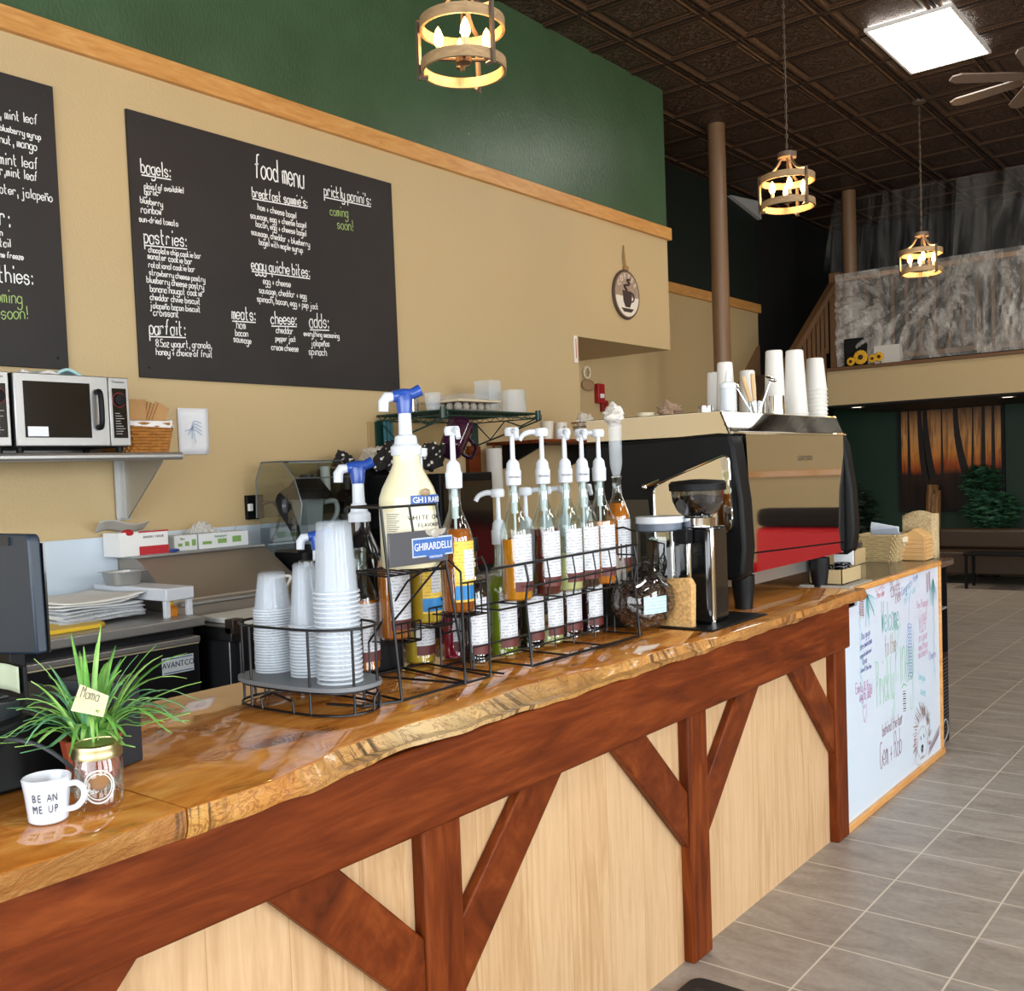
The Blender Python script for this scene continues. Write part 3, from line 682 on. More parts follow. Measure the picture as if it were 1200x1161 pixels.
t = T('fire_alarm', 'red fire alarm pull box on the tan recess wall', 'fire alarm', (-5.5, 8.37, 2.2))
MB().box(-5.5, 8.31, 2.24, -5.45, 8.43, 2.43).build('housing', P('alarm red', 'A01818', .4), t, bev=.006)
MB().box(-5.5, 8.40, 2.16, -5.46, 8.5, 2.27).build('lower_box', P('alarm dark red', '8A1A14', .4), t, bev=.005)
MB().box(-5.45, 8.335, 2.29, -5.44, 8.405, 2.33).build('pull_bar', M_white, t, bev=.003)
t = T('paper_notice', 'white paper notice with a blue sketch right of the bag basket', 'notice', (-4.5, 3.08, 1.74))
MB().grid(lambda u, v: (-4.492+.008*v*u, 2.99+.175*u, 1.742+.235*v), 6, 6).build('sheet', M_paper, t, solid=.001)
sk = MB()
for k in range(4): stroke(sk, smooth_pts([(-4.480, 3.02+.02*k, 1.86-.02*k), (-4.480, 3.07, 1.87+.012*k), (-4.480, 3.12, 1.84+.02*k)], 4), Vector((0, 1, 0)), Vector((0, 0, 1)), Vector((1, 0, 0)), .003)
sk.build('sketch', P('blue ink', '7FA3C8', .8), t, smooth=False)
t = T('wall_outlet', 'black wall outlet with a white plug above the steel prep hood', 'outlet', (-4.5, 3.42, 1.4))
MB().box(-4.5, 3.375, 1.39, -4.475, 3.485, 1.52).build('cover_plate', M_blk, t, bev=.004)
MB().box(-4.475, 3.375, 1.435, -4.455, 3.40, 1.475).build('plug', M_white, t, bev=.004)
MB().tube(smooth_pts([(-4.46, 3.465, 1.47), (-4.42, 3.50, 1.48), (-4.40, 3.53, 1.42), (-4.40, 3.50, 1.32), (-4.40, 3.46, 1.26)], 5), .009, 6).build('cord', M_blk, t)
t = T('splash_panel', 'pale white splash panels along the wall behind the prep tables', 'wall panel', (-4.49, 3, .9))
for a, b_, z in ((.8, 2.62, 1.355), (2.63, 3.30, 1.36), (3.305, 4.3, 1.36)):
    MB().box(-4.499, a, .6, -4.49, b_, z).box(-4.49, a, z-.012, -4.486, b_, z).build('panel', P('splash white', 'C9D6E2', .35), t, smooth=False)

# ------------------------------------------------------------------ microwave shelf
t = T('wall_shelf', 'stainless wall shelf carrying the microwave and bag basket', 'shelf', (-4.3, 1.6, 1.7))
MB().box(-4.49, .5, 1.715, -4.10, 2.735, 1.74).tube([(-4.095, .5, 1.722), (-4.095, 2.735, 1.722)], .018, 10).box(-4.495, .5, 1.715, -4.485, 2.735, 1.775).build('shelf_board', M_steel, t)
MB().prism([(-4.47, 1.715), (-4.12, 1.715), (-4.14, 1.69), (-4.44, 1.44), (-4.47, 1.44)], 'y', 2.655, 2.662).box(-4.495, 2.625, 1.43, -4.485, 2.70, 1.715).box(-4.488, 2.652, 1.44, -4.45, 2.665, 1.715).build('bracket', M_steel, t, smooth=False)
def microwave(y0, label):
    t = T('microwave', label, 'microwave', (-4.27, y0+.2525, 1.742), None, 0, True)
    MB().box(-.185, -.2525, .022, .17, .2525, .323).build('case', P('microwave case', '3A3D40', .4, .6), t, bev=.006)
    MB().box(.17, -.2525, .025, .185, .155, .323).build('door', M_steel, t, bev=.004)
    MB().box(.1855, -.215, .06, .187, .07, .29).build('window', M_blkg, t, smooth=False)
    MB().box(.187, -.205, .065, .188, -.12, .105).build('sticker', M_paper, t, smooth=False)
    MB().tube(smooth_pts([(.185, .10, .255), (.215, .10, .25), (.222, .10, .18), (.215, .10, .11), (.185, .10, .105)], 4), .012, 8).build('handle', M_blk, t)
    MB().box(.17, .158, .025, .185, .2525, .323).build('control_panel', M_steel, t, bev=.004)
    MB().box(.1855, .172, .06, .187, .238, .275).build('keypad', M_blkg, t, smooth=False)
    MB().lathe([(.028, 0), (.026, .012), (.001, .014)], 20, (.187, .205, .225), M=Mx).build('knob', M_blk, t)
    MB().tube([(.1875, .205+.031*math.cos(a), .225+.031*math.sin(a)) for a in [i*PI/10 for i in range(20)]], .0012, 4, closed=True).build('dial_ring', P('red print', 'B8434A', .5), t)
    ln = MB()
    for k in range(9): ln.box(.187, .182, .165-.011*k, .1875, .182+random.uniform(.02, .045), .168-.011*k)
    ln.build('print_lines', P('pale print', '9C9C98', .6), t, smooth=False)
    printed('lettering', 'Panasonic', P('panel print', '333333', .5), (.1857, .205, .303), .014, (0, 1, 0), (0, 0, 1), t)
    f = MB()
    for a in (-.22, .22): f.lathe([(.015, 0), (.015, .022)], 8, (.14, a, 0)).lathe([(.015, 0), (.015, .022)], 8, (-.14, a, 0))
    f.build('foot', M_blk, t)
    return t
microwave(1.975, 'steel microwave with a dark window beside the bag basket')
microwave(1.452, 'second microwave at the left picture edge, only its right side seen')
t = T('folded_cloth', 'folded white and turquoise cloth on top of the microwave', 'cloth', (-4.25, 2.25, 2.066))
MB().grid(lambda u, v: (-4.33+.16*v, 2.12+.26*u, 2.072+.014*math.sin(u*9)*math.sin(v*5)+.012*(1-abs(2*u-1))), 20, 12).build('layer', P('turquoise cloth', 'A8CFCF', .9), t, solid=.012)
MB().grid(lambda u, v: (-4.30+.14*v, 2.05+.16*u, 2.073+.010*math.sin(u*8+2)*math.cos(v*6)), 16, 12).build('layer', P('white cloth', 'D8D6D2', .9), t, solid=.012)
# wicker basket with paper bags
t = T('wicker_basket', 'brown wicker basket with white liner on the steel shelf', 'basket', (-4.25, 2.61, 1.74))
def rrect(w_, d, n=7, r=.03):
    pts = []
    for cx_, cy_, a0 in ((w_-r, d-r, 0), (-w_+r, d-r, PI/2), (-w_+r, -d+r, PI), (w_-r, -d+r, 1.5*PI)):
        for i in range(n): a = a0+PI/2*i/(n-1); pts.append((cx_+r*math.cos(a), cy_+r*math.sin(a)))
    return pts
bk = MB()
def wick(t, cx_, cy_, z0, w0, d0, w1, d1, h, rows, m, liner=None):
    bk = MB()
    for k in range(rows):
        s = k/(rows-1); pr = rrect(w0+(w1-w0)*s, d0+(d1-d0)*s); q = []
        pr = [p for a, b_ in zip(pr, pr[1:]+pr[:1]) for p in [a]+([((a[0]*(3-j)+b_[0]*j)/3, (a[1]*(3-j)+b_[1]*j)/3) for j in (1, 2)] if (Vector(a)-Vector(b_)).length > .04 else [])]
        for i, p in enumerate(pr):
            f_ = 1+.035*(1 if (i+k) % 2 else -1); q.append((cx_+p[0]*f_, cy_+p[1]*f_, z0+.006+(h-.012)*s))
        bk.tube(q, h/rows*.62, 5, closed=True)
    bk.build('weave', m, t)
    pr = rrect(w0*.94, d0*.94); MB().prism([(cx_+a, cy_+b_) for a, b_ in pr], 'z', z0+.002, z0+.008).build('bottom', m, t, smooth=False)
    q = MB(); r0 = rrect(w0*.93, d0*.93); r1 = rrect(w1*.93, d1*.93); n = len(r0)
    q.add([(cx_+a, cy_+b_, z0+.008) for a, b_ in r0]+[(cx_+a, cy_+b_, z0+h) for a, b_ in r1], [(i, (i+1) % n, n+(i+1) % n, n+i) for i in range(n)]); q.build('inner_wall', liner or m, t)
    if liner:
        q = MB(); r2 = rrect(w1*1.06, d1*1.06)
        q.add([(cx_+a*.93, cy_+b_*.93, z0+h+.008) for a, b_ in rrect(w1, d1)]+[(cx_+a, cy_+b_, z0+h+.006+.006*math.sin(i*2)) for i, (a, b_) in enumerate(r2)]+[(cx_+a*1.01, cy_+b_*1.01, z0+h-.025+.008*math.sin(i*1.7)) for i, (a, b_) in enumerate(r2)],
              [(i, (i+1) % n, n+(i+1) % n, n+i) for i in range(n)]+[(n+i, n+(i+1) % n, 2*n+(i+1) % n, 2*n+i) for i in range(n)]); q.build('liner', liner, t)
M_wick = wood('wicker', [(.3, '7A4A1E'), (.55, 'A9702F'), (.75, 'C08A45')], (9, 9, 9), .5, 0, 1, 6)
wick(t, -4.25, 2.605, 1.742, .10, .105, .115, .125, .135, 10, M_wick, P('white liner', 'DCDAD6', .85))
for i in range(11):
    if i < 2: a, x, y, h, wz = -.03+.04*i, -4.215+.012*i, 2.56+.015*i, .185, .055
    else: a, x, y, h, wz = .06+.05*(i-2), -4.28+.010*i, 2.60+.0035*i, .18-.004*(i % 3), .030
    M = Matrix.Translation((x, y, 1.80)) @ Matrix.Rotation(-a, 4, 'X')
    b = MB().box(-.002, -wz, 0, .002, wz, h); b.box(.0022, -wz+.003, 0, .0034, wz-.003, h-.015)
    b.v = [tuple(M @ Vector(p)) for p in b.v]
    o = b.build('paper_bag', M_kraft, smooth=False, off=(x, y, 1.80)); 
    tag(o, ['flat brown paper bag at the near end of the fan in the wicker basket', 'flat brown paper bag at the far end of the fan in the wicker basket', 'flat brown paper bag standing mid fan in the wicker basket'][0 if i == 0 else 1 if i == 10 else 2], 'paper bag', 'brown paper bags in the wicker basket')
# ------------------------------------------------------------------ back counter units
M_fr = P('fridge dark steel', '3A3B3F', .35, .8)
t = T('undercounter_fridge', 'dark steel undercounter fridge with a blue and white badge', 'fridge', (-4.1, 1.7, 0))
MB().box(-4.49, .75, .972, -3.79, 2.605, 1.015).build('worktop', M_steel, t, bev=.006)
MB().box(-4.46, .78, .12, -3.86, 2.59, .972).build('body', M_fr, t, smooth=False)
for a, b_ in ((.80, 1.66), (1.70, 2.585)):
    d = MB().box(-3.86, a, .16, -3.815, b_, .90).build('door', M_fr, t, bev=.006)
    MB().box(-3.86, a, .905, -3.80, b_, .93).build('handle_lip', M_steel, d, bev=.004)
    MB().box(-3.83, a, .897, -3.812, b_, .906).build('gasket', P('cream gasket', 'D8C9A6', .6), d, smooth=False)
bd = MB().box(-3.815, 2.40, .785, -3.811, 2.552, .857).build('badge', P('badge white', 'DDE6EC', .4), t, smooth=False)
MB().box(-3.811, 2.405, .79, -3.8105, 2.547, .794).box(-3.811, 2.405, .848, -3.8105, 2.547, .852).build('badge_rule', P('badge blue', '2A5C94', .4), bd, smooth=False)
printed('lettering', 'AVANTCO', P('badge ink', '1B3556', .4), (-3.8105, 2.476, .823), .036, (0, 1, 0), (0, 0, 1), bd, sx=.9)
f = MB()
for x in (-4.4, -3.9):
    for y in (.85, 2.5): f.lathe([(.03, 0), (.03, .12)], 10, (x, y, 0))
f.build('foot', M_blk, t)

t = T('prep_table', 'steel sandwich prep table with a sloping hood and white cutting board', 'prep table', (-4.05, 3.05, 0))
MB().box(-4.49, 2.66, .12, -3.70, 3.36, .955).build('body', P('prep steel', '6A6C70', .3, .9), t, bev=.004)
MB().box(-3.70, 2.69, .16, -3.665, 3.33, .90).build('door', M_fr, t, bev=.005)
MB().box(-4.49, 2.64, .90, -3.655, 3.38, .965).build('top_frame', M_steeld, t, bev=.004)
MB().box(-3.70, 2.64, .935, -3.64, 2.70, 1.0).build('corner_bracket', P('bracket dark', '3B302B', .4, .5), t, bev=.004)
MB().box(-3.98, 2.70, .966, -3.645, 3.375, .992).build('cutting_board', P('cutting board white', 'DADBD5', .5), t, bev=.006)
hd = MB().prism([(-4.04, .97), (-4.04, 1.065), (-4.33, 1.252), (-4.48, 1.252), (-4.48, .97)], 'y', 2.62, 3.37).build('hood', P('hood steel', 'A89E92', .48, .8, bmp=(30, .06)), t, bev=.004)
MB().box(-4.49, 2.60, 1.252, -4.325, 3.36, 1.262).build('hood_lid_edge', M_steel, hd, smooth=False)
MB().tube([(-4.02, 2.64, 1.045), (-4.02, 3.37, 1.045)], .012, 6).build('hood_rail', M_steel, hd)
MB().tube(smooth_pts([(-4.05, 3.13, 1.05), (-4.0, 3.135, 1.10), (-4.0, 3.15, 1.115), (-4.0, 3.24, 1.118), (-4.0, 3.255, 1.10), (-4.05, 3.26, 1.05)], 3), .008, 6).build('handle', M_white, hd)
t = T('steel_counter', 'steel back counter under the blender and black brewer', 'counter', (-4.1, 5, 0))
MB().box(-4.49, 3.39, .96, -3.78, 6.5, 1.0).build('worktop', M_steel, t, bev=.004)
MB().box(-4.46, 3.41, .1, -3.84, 6.45, .96).build('cabinet', M_fr, t, smooth=False)
def onething(name, label, cat, m, mb, off, **k):
    return tag(mb.build(name, m, off=off, **k), label, cat)
onething('cutting_board', 'yellow plastic cutting board on the steel fridge top', 'cutting board', P('yellow plastic', 'E3BC33', .45), MB().prism([(-4.36+.0, 1.75), (-3.885, 1.75), (-3.89, 2.18), (-3.92, 2.215), (-4.33, 2.33), (-4.36, 2.30)], 'z', 1.016, 1.034), (-4.1, 2.0, 1.016), bev=.004)
onething('cutting_board', 'blue plastic cutting board lying behind the yellow one', 'cutting board', P('blue board', '2F6FB5', .45), MB().box(-4.47, 1.6, 1.016, -4.375, 2.33, 1.03), (-4.42, 2.0, 1.016), bev=.004)
t = T('paper_sheet_stack', 'stack of white parchment sheets half wrapped in clear plastic', 'paper stack', (-4.3, 2.4, 1.035))
for k in range(7):
    j = .012*math.sin(k*2.3)
    MB().grid(lambda u, v: (-4.42+j+.42*v, 2.06+.36*u+j+.02*v, 1.037+k*.013+.006*math.sin(u*5+k)*math.sin(v*4)+(.05*max(0, u-.78)**1.0 if k > 4 else 0)), 14, 10).build('sheet', P('parchment %d' % k, ('B9BEC2', 'C9CDD0', 'DADCDC')[k % 3] if k < 5 else 'E4E3DE', .7), t, solid=.006)
MB().grid(lambda u, v: (-4.43+.45*v, 2.05+.39*u, 1.035+.065*math.sin(PI*min(1, max(0, v)))**.3+.008*math.sin(u*31)*math.sin(v*19)), 24, 16).build('plastic_wrap', P('cling wrap', 'D0D8E0', .1, alpha=.35), t)
t = T('white_riser', 'small white plastic riser shelf on the fridge top', 'riser', (-4.15, 2.53, 1.016))
MB().box(-4.44, 2.46, 1.09, -3.85, 2.60, 1.145).build('top', M_wht, t, bev=.006)
for x in (-4.42, -3.875):
    for y in (2.475, 2.585): MB().box(x-.012, y-.012, 1.016, x+.012, y+.012, 1.09).build('leg', M_wht, t, bev=.003)
t = T('steel_pan', 'small steel food pan standing on the white riser', 'pan', (-4.25, 2.5, 1.145))
q = MB(); a_ = [(-4.25+a, 2.50+b_, 1.147) for a, b_ in rrect(.06, .065)]; b2 = [(-4.25+a, 2.50+b_, 1.205) for a, b_ in rrect(.07, .075)]; c2 = [(-4.25+a, 2.50+b_, 1.207) for a, b_ in rrect(.085, .09)]; n = len(a_)
q.add(a_+b2+c2, [tuple(range(n))]+[(i, (i+1) % n, n+(i+1) % n, n+i) for i in range(n)]+[(n+i, n+(i+1) % n, 2*n+(i+1) % n, 2*n+i) for i in range(n)])
q.build('pan_body', M_steel, t)
t = T('sauce_bottle', 'small orange bottle with a yellow cap under the white riser', 'bottle', (-3.93, 2.55, 1.016))
MB().lathe([(.001, 1.016), (.03, 1.016), (.032, 1.05), (.012, 1.068)], 14, (-3.93, 2.53, 0)).build('body', P('orange sauce', 'E08A25', .35), t)
MB().lathe([(.014, 1.066), (.014, 1.082), (.001, 1.084)], 12, (-3.93, 2.53, 0)).build('cap', P('yellow cap', 'EBC62E', .4), t)
t = T('clear_container', 'clear container of bagels beside the black monitor', 'container', (-4.3, 2.0, 1.035))
MB().lathe([(.001, 1.036), (.075, 1.036), (.09, 1.27), (.094, 1.27), (.094, 1.31)], 4, (-4.28, 1.955, 0), a0=PI/4).build('body', M_clear, t)
MB().tube([(-4.28+.095*math.cos(PI/4+i*PI/2), 1.955+.095*math.sin(PI/4+i*PI/2), 1.31) for i in range(4)], .004, 5, closed=True).build('rim', P('container rim', '8A9298', .3), t)
for k, zz in enumerate((1.075, 1.14)):
    tag(MB().tube([(-4.28+.038*math.cos(a), 1.955+.008, zz+.035*math.sin(a)) for a in [i*PI/8 for i in range(16)]], .02, 8, closed=True).build('bagel', P('bagel crust', 'B98A55', .7, vary=(40, .3)), off=(-4.28, 1.955, zz-.05)), ['brown bagel at the bottom of the clear container', 'brown bagel on top in the clear container'][k], 'bagel')
# boxes on the hood
t = T('tissue_box', 'open white and red bakery tissue box on the prep hood', 'box', (-4.4, 2.67, 1.262))
MB().box(-4.48, 2.545, 1.263, -4.34, 2.80, 1.375).build('carton', M_white, t, smooth=False)
MB().box(-4.339, 2.645, 1.264, -4.337, 2.80, 1.305).box(-4.34, 2.645, 1.37, -4.336, 2.80, 1.377).build('red_band', P('box red', 'B5202B', .5), t, smooth=False)
MB().grid(lambda u, v: (-4.47+.10*v-.02*u, 2.50+.27*u-.03*v, 1.378+.055*v*(1-.3*u)+.01*math.sin(u*7)), 10, 6).build('lid_flap', P('waxed flap', 'C9C6BE', .5, alpha=.8), t, solid=.002)
printed('lettering', 'BAKERY TISSUE', P('box ink', '55585C', .6), (-4.3385, 2.722, 1.348), .016, (0, 1, 0), (0, 0, 1), t)
MB().ell((-4.36, 2.60, 1.372), (.03, .03, .018), 10, 6).build('red_spot', P('red wrap', 'B5202B', .5), t)
for k, (y0, y1, lab) in enumerate(((2.86, 2.99, 'short white film box with green print on the prep hood'), (3.0, 3.30, 'long white film box with green print at the right of the prep hood'))):
    t = T('film_box', lab, 'box', (-4.42, (y0+y1)/2, 1.262))
    MB().box(-4.48, y0, 1.263, -4.38, y1, 1.34).build('carton', P('film box white', 'DCE0E0', .6), t, bev=.002)
    g = MB()
    for j in range(3): g.box(-4.3795, y0+.02+j*(y1-y0)*.3, 1.285, -4.379, y0+.02+j*(y1-y0)*.3+(y1-y0)*.18, 1.30+.008*j)
    g.build('green_print', P('leaf green', '7FA65A', .6), t, smooth=False)
    printed('lettering', 'film' if k == 0 else 'bakepaper', P('film ink', '4C7A5A', .6), (-4.3788, (y0+y1)/2-.02, 1.322), .018, (0, 1, 0), (0, 0, 1), t)
onething('film_wad', 'crumpled clear film wad on top of the film boxes', 'plastic film', P('film wad', 'E2E2DE', .2, alpha=.55), MB().grid(lambda u, v: (-4.47+.09*v, 2.97+.16*u, 1.345+.05*math.sin(PI*u)*math.sin(PI*v)+.012*math.sin(u*27)*math.sin(v*22)), 24, 14), (-4.42, 3.05, 1.342))
onething('blue_clip', 'small blue clip beside the tissue box on the hood', 'clip', M_blue, MB().ell((-4.345, 2.835, 1.272), (.012, .028, .009), 10, 6), (-4.345, 2.835, 1.262))

# ------------------------------------------------------------------ blender in a sound shield
t = T('bar_blender', 'commercial blender with a smoky sound shield on the back counter', 'blender', (-4.2, 3.55, 1.0))
bx, by = -4.2, 3.56
MB().prism([(bx+a, by+b_) for a, b_ in rrect(.13, .15)], 'z', 1.0, 1.225).build('base', M_blk, t, bev=.01)
MB().box(bx+.131, by-.06, 1.06, bx+.134, by+.06, 1.16).build('keypad', M_steeld, t, bev=.002)
MB().lathe([(.045, 1.245), (.06, 1.26), (.085, 1.50), (.08, 1.50), (.055, 1.265), (.001, 1.262)], 4, (bx, by, 0), a0=PI/4).build('jar', P('blender jar', 'BCC8CE', .08, alpha=.4), t)
MB().tube(smooth_pts([(bx+.05, by+.07, 1.47), (bx+.07, by+.13, 1.47), (bx+.07, by+.135, 1.40), (bx+.04, by+.07, 1.30)], 4), .014, 8).build('jar_handle', P('jar handle', '9AA2A6', .3), t)
MB().lathe([(.001, 1.225), (.06, 1.225), (.055, 1.25), (.001, 1.25)], 16, (bx, by, 0)).build('blade_base', M_blk, t)
MB().lathe([(.12, 1.49), (.118, 1.53), (.07, 1.595), (.055, 1.60), (.001, 1.60)], 20, (bx, by, 0)).build('lid', M_blk, t)
MB().lathe([(.04, 1.60), (.036, 1.62), (.001, 1.62)], 14, (bx, by, 0)).build('lid_cap', P('lid cap', '26282B', .3), t)
MB().lathe([(.026, 1.53), (.026, 1.66), (.001, 1.665)], 12, (bx+.0, by+.13, 0)).build('tamper', P('tamper', 'C9CCCA', .4), t)
ar = MB()
for s in (-1,):
    ar.tube(smooth_pts([(bx+.10, by-.155, 1.22), (bx+.08, by-.165, 1.34), (bx+.04, by-.185, 1.44), (bx+.02, by-.19, 1.50), (bx+.03, by-.12, 1.55)], 5), [.016, .018, .02, .022, .024, .026, .028, .03, .032, .034, .036, .036, .034, .032, .032, .03, .028, .026, .024, .022, .02], 8)
ar.build('arm', M_blk, t)
MB().lathe([(.001, 0), (.04, 0), (.036, .02), (.001, .022)], 16, (bx+.05, by-.20, 1.46), M=Matrix.Rotation(.6, 4, 'Z') @ Mx).build('pivot', P('pivot grey', '4B4E52', .4), t)
sh = MB(); prof = [(.17, 1.36), (.19, 1.47), (.14, 1.60), (.05, 1.69), (-.12, 1.69), (-.17, 1.60), (-.18, 1.40)]
pr2 = [(bx+a, z) for a, z in prof]; n = len(pr2)
sh.add([(x, by-.20, z) for x, z in pr2]+[(x, by+.20, z) for x, z in pr2], [(i, i+1, n+i+1, n+i) for i in range(n-1)]+[tuple(range(n)), tuple(range(2*n-1, n-1, -1))])
o = sh.build('sound_shield', thin_glass('smoky shield', 'DDE2DE', .35), t, smooth=False)
ed = MB()
for yy in (by-.20, by+.20): ed.tube([(x, yy, z) for x, z in pr2], .004, 4)
for x, z in pr2[2:5]: ed.tube([(x, by-.2, z), (x, by+.2, z)], .003, 4)
ed.build('shield_edge', P('shield edge', '5C6266', .3), t)
MB().box(bx-.02, by-.10, 1.68, bx+.045, by+.14, 1.692).build('shield_label', P('shield label', 'C9CBCB', .3), t, smooth=False)
for yy in (by-.185, by+.185): MB().box(bx-.17, yy-.004, 1.22, bx+.12, yy+.004, 1.40).build('side_guard', thin_glass('side guard', 'D5DEE0', .4), t, smooth=False)

# black brewer with crumpled patterned things on top
t = T('coffee_brewer', 'tall black coffee brewer on the back counter left of the pumps', 'coffee brewer', (-4.25, 4.05, 1.0))
MB().box(-4.45, 3.84, 1.0, -4.15, 4.22, 1.65).build('body', M_blk, t, bev=.01)
MB().box(-4.15, 3.95, 1.30, -3.98, 4.22, 1.60).build('brew_head', M_blk, t, bev=.01)
MB().box(-4.15, 3.92, 1.0, -3.93, 4.25, 1.06).build('drip_base', M_blk, t, bev=.008)
MB().lathe([(.06, 1.06), (.085, 1.09), (.085, 1.24), (.05, 1.29)], 20, (-4.05, 4.085, 0)).build('carafe', P('smoked glass', '1A1A1A', .08, alpha=.8), t)
MB().box(-3.979, 3.98, 1.50, -3.975, 4.19, 1.56).build('panel', M_steel, t, smooth=False)
def dots():
    m, nt, b = base('black cloth with white dots'); v = coords(nt)
    vo = nt.nodes.new('ShaderNodeTexVoronoi'); vo.inputs['Scale'].default_value = 28; nt.links.new(v, vo.inputs['Vector'])
    c = ramp(nt, vo.outputs['Distance'], [(.22, 'D8D4CC'), (.3, '1B1816')]); nt.links.new(c, b.inputs['Base Color']); b.inputs['Roughness'].default_value = .9
    return m
M_dots = dots()
def crumple(name, label, cat, c_, r, m, k, amp=.55):
    q = MB().ell((0, 0, 0), (1, 1, 1), 44, 30); rr = random.Random(k); W = [(Vector((rr.gauss(0, 1), rr.gauss(0, 1), rr.gauss(0, 1)))*f_, rr.uniform(0, 6), .30/f_**.75) for f_ in (1.6, 1.6, 2.4, 2.4, 3.6, 3.6, 5.5, 5.5)]
    vs = []
    for v in q.v:
        v = Vector(v); d = 1.0+sum(a_*(1-2*abs(math.sin(w_.dot(v)+ph))) for w_, ph, a_ in W)*amp
        vs.append((c_[0]+v.x*d*r[0], c_[1]+v.y*d*r[1], c_[2]+max(v.z*d, -1)*r[2]))
    q.v = vs
    return onething(name, label, cat, m, q, (c_[0], c_[1], c_[2]-r[2]))
crumple('oven_mitt', 'black mitt with white dots on the brewer, left of the large cream bottle', 'oven mitt', (-4.06, 4.07, 1.70), (.10, .12, .09), M_dots, 1)
crumple('oven_mitt', 'small black dotted cloth at the left end of the brewer top', 'oven mitt', (-4.30, 3.92, 1.69), (.07, .06, .05), M_dots, 5)
crumple('cloth_bundle', 'pale cloth bundle beside the dotted mitt on the brewer', 'cloth', (-4.26, 4.12, 1.71), (.09, .10, .07), P('pale cloth', 'BFB5A4', .9), 3)
crumple('cloth_bundle', 'dark round cloth bundle just behind the large cream bottle', 'cloth', (-4.0, 4.33, 1.70), (.07, .09, .10), M_dots, 9)
t = T('black_cabinet', 'black equipment box behind the large cream bottle', 'cabinet', (-4.1, 4.45, 1.0))
MB().box(-4.4, 4.28, 1.0, -3.9, 4.75, 1.60).build('body', M_blk, t, bev=.008)
MB().box(-3.9, 4.30, 1.05, -3.895, 4.73, 1.55).build('door', M_blkg, t, smooth=False)

# ------------------------------------------------------------------ wire wall shelf
t = T('wire_shelf', 'dark green wire shelf on wall brackets with clear tubs on top', 'shelf', (-4.2, 4.8, 1.96))
q = MB(); X0, X1, Y0, Y1, Z = -4.48, -3.94, 4.37, 5.29, 1.965
for y in (Y0, Y1):
    q.tube([(X0, y, Z), (X1, y, Z)], .006, 6).tube([(X0, y, Z-.03), (X1, y, Z-.03)], .004, 6)
    q.tube([(X0+(X1-X0)*k/12, y, Z-.03*(k % 2)) for k in range(13)], .003, 4)
for x in (X0, X1):
    q.tube([(x, Y0, Z), (x, Y1, Z)], .006, 6).tube([(x, Y0, Z-.03), (x, Y1, Z-.03)], .004, 6)
    q.tube([(x, Y0+(Y1-Y0)*k/20, Z-.03*(k % 2)) for k in range(21)], .003, 4)
for k in range(1, 30): q.tube([(X0, Y0+(Y1-Y0)*k/30, Z+.004), (X1, Y0+(Y1-Y0)*k/30, Z+.004)], .0028, 4)
q.tube([((X0+X1)/2, Y0, Z-.002), ((X0+X1)/2, Y1, Z-.002)], .004, 5).build('grid', M_green_wire, t)
for y in (Y0+.01, Y1-.01):
    MB().tube([(X0+.01, y, 1.78), (X1+.03, y, Z-.04), (X1+.03, y, Z-.01)], .006, 5).tube([(X0+.01+.13*k, y, 1.78+.155*(k*.13)/.54 if k % 2 else Z-.03) for k in range(5)], .005, 5).box(X0-.015, y-.03, 1.77, X0+.01, y+.03, 1.93).build('bracket', M_green_wire, t)
for y in (Y0, Y1): MB().lathe([(.018, Z-.045), (.018, Z+.02), (.001, Z+.02)], 10, (X1, y, 0)).build('corner_cap', M_green_wire, t)
def tub(name, label, c_, w0, w1, h, m, n=4, cat='container'):
    t = T(name, label, cat, c_)
    MB().lathe([(.001, c_[2]+.001), (w0, c_[2]+.001), (w1, c_[2]+h), (w1+.006, c_[2]+h)], n, (c_[0], c_[1], 0), a0=PI/4).build('body', m, t)
    return t
tub('steel_cup', 'small steel cup at the left end of the wire shelf', (-4.3, 4.47, 1.97), .055, .06, .10, M_chrome, 20, 'cup')
tub('plastic_cup', 'clear plastic cup next to the steel cup on the wire shelf', (-4.18, 4.55, 1.97), .04, .055, .12, M_clear, 20, 'cup')
t = T('egg_tray', 'egg cartons and trays stacked on the wire shelf', 'egg tray', (-4.2, 4.80, 1.97))
MB().box(-4.32, 4.62, 1.975, -4.02, 4.98, 1.985).build('tray', P('tray grey', '8B857C', .7), t, bev=.003)
q = MB()
for i in range(5):
    for j in range(4): q.ell((-4.27+.065*j, 4.66+.07*i, 2.005), (.026, .026, .028), 10, 6)
q.build('egg_cup_row', P('carton pulp', 'A79F92', .9), t)
MB().box(-4.33, 4.60, 2.03, -4.01, 5.0, 2.045).build('tray', P('tray cream', 'D3C3A5', .7), t, bev=.004)
MB().lathe([(.22, 2.046), (.15, 2.085), (.001, 2.088)], 4, (-4.17, 4.8, 0), a0=PI/4).build('clear_lid', M_clear, t)
for k in range(4):
    o = tub('plastic_tub', ['lowest tub of the tall clear stack on the wire shelf', 'second tub up in the tall clear stack on the wire shelf', 'third tub up in the tall clear stack on the wire shelf', 'topmost tub of the tall clear stack on the wire shelf'][k], (-4.2, 5.10, 1.97+k*.04), .075, .088, .10, P('clear tub', 'D9DEDF', .15, alpha=.42))
    o['group'] = 'clear tubs stacked on the wire shelf'
o = tub('plastic_tub', 'clear round tub at the right front of the wire shelf', (-4.05, 5.18, 1.97), .085, .075, .15, P('clear tub', 'D9DEDF', .15, alpha=.42), 24)
tub('white_bowl', 'small white bowl at the right end of the wire shelf', (-4.3, 5.25, 1.97), .03, .05, .03, M_white, 20, 'bowl')
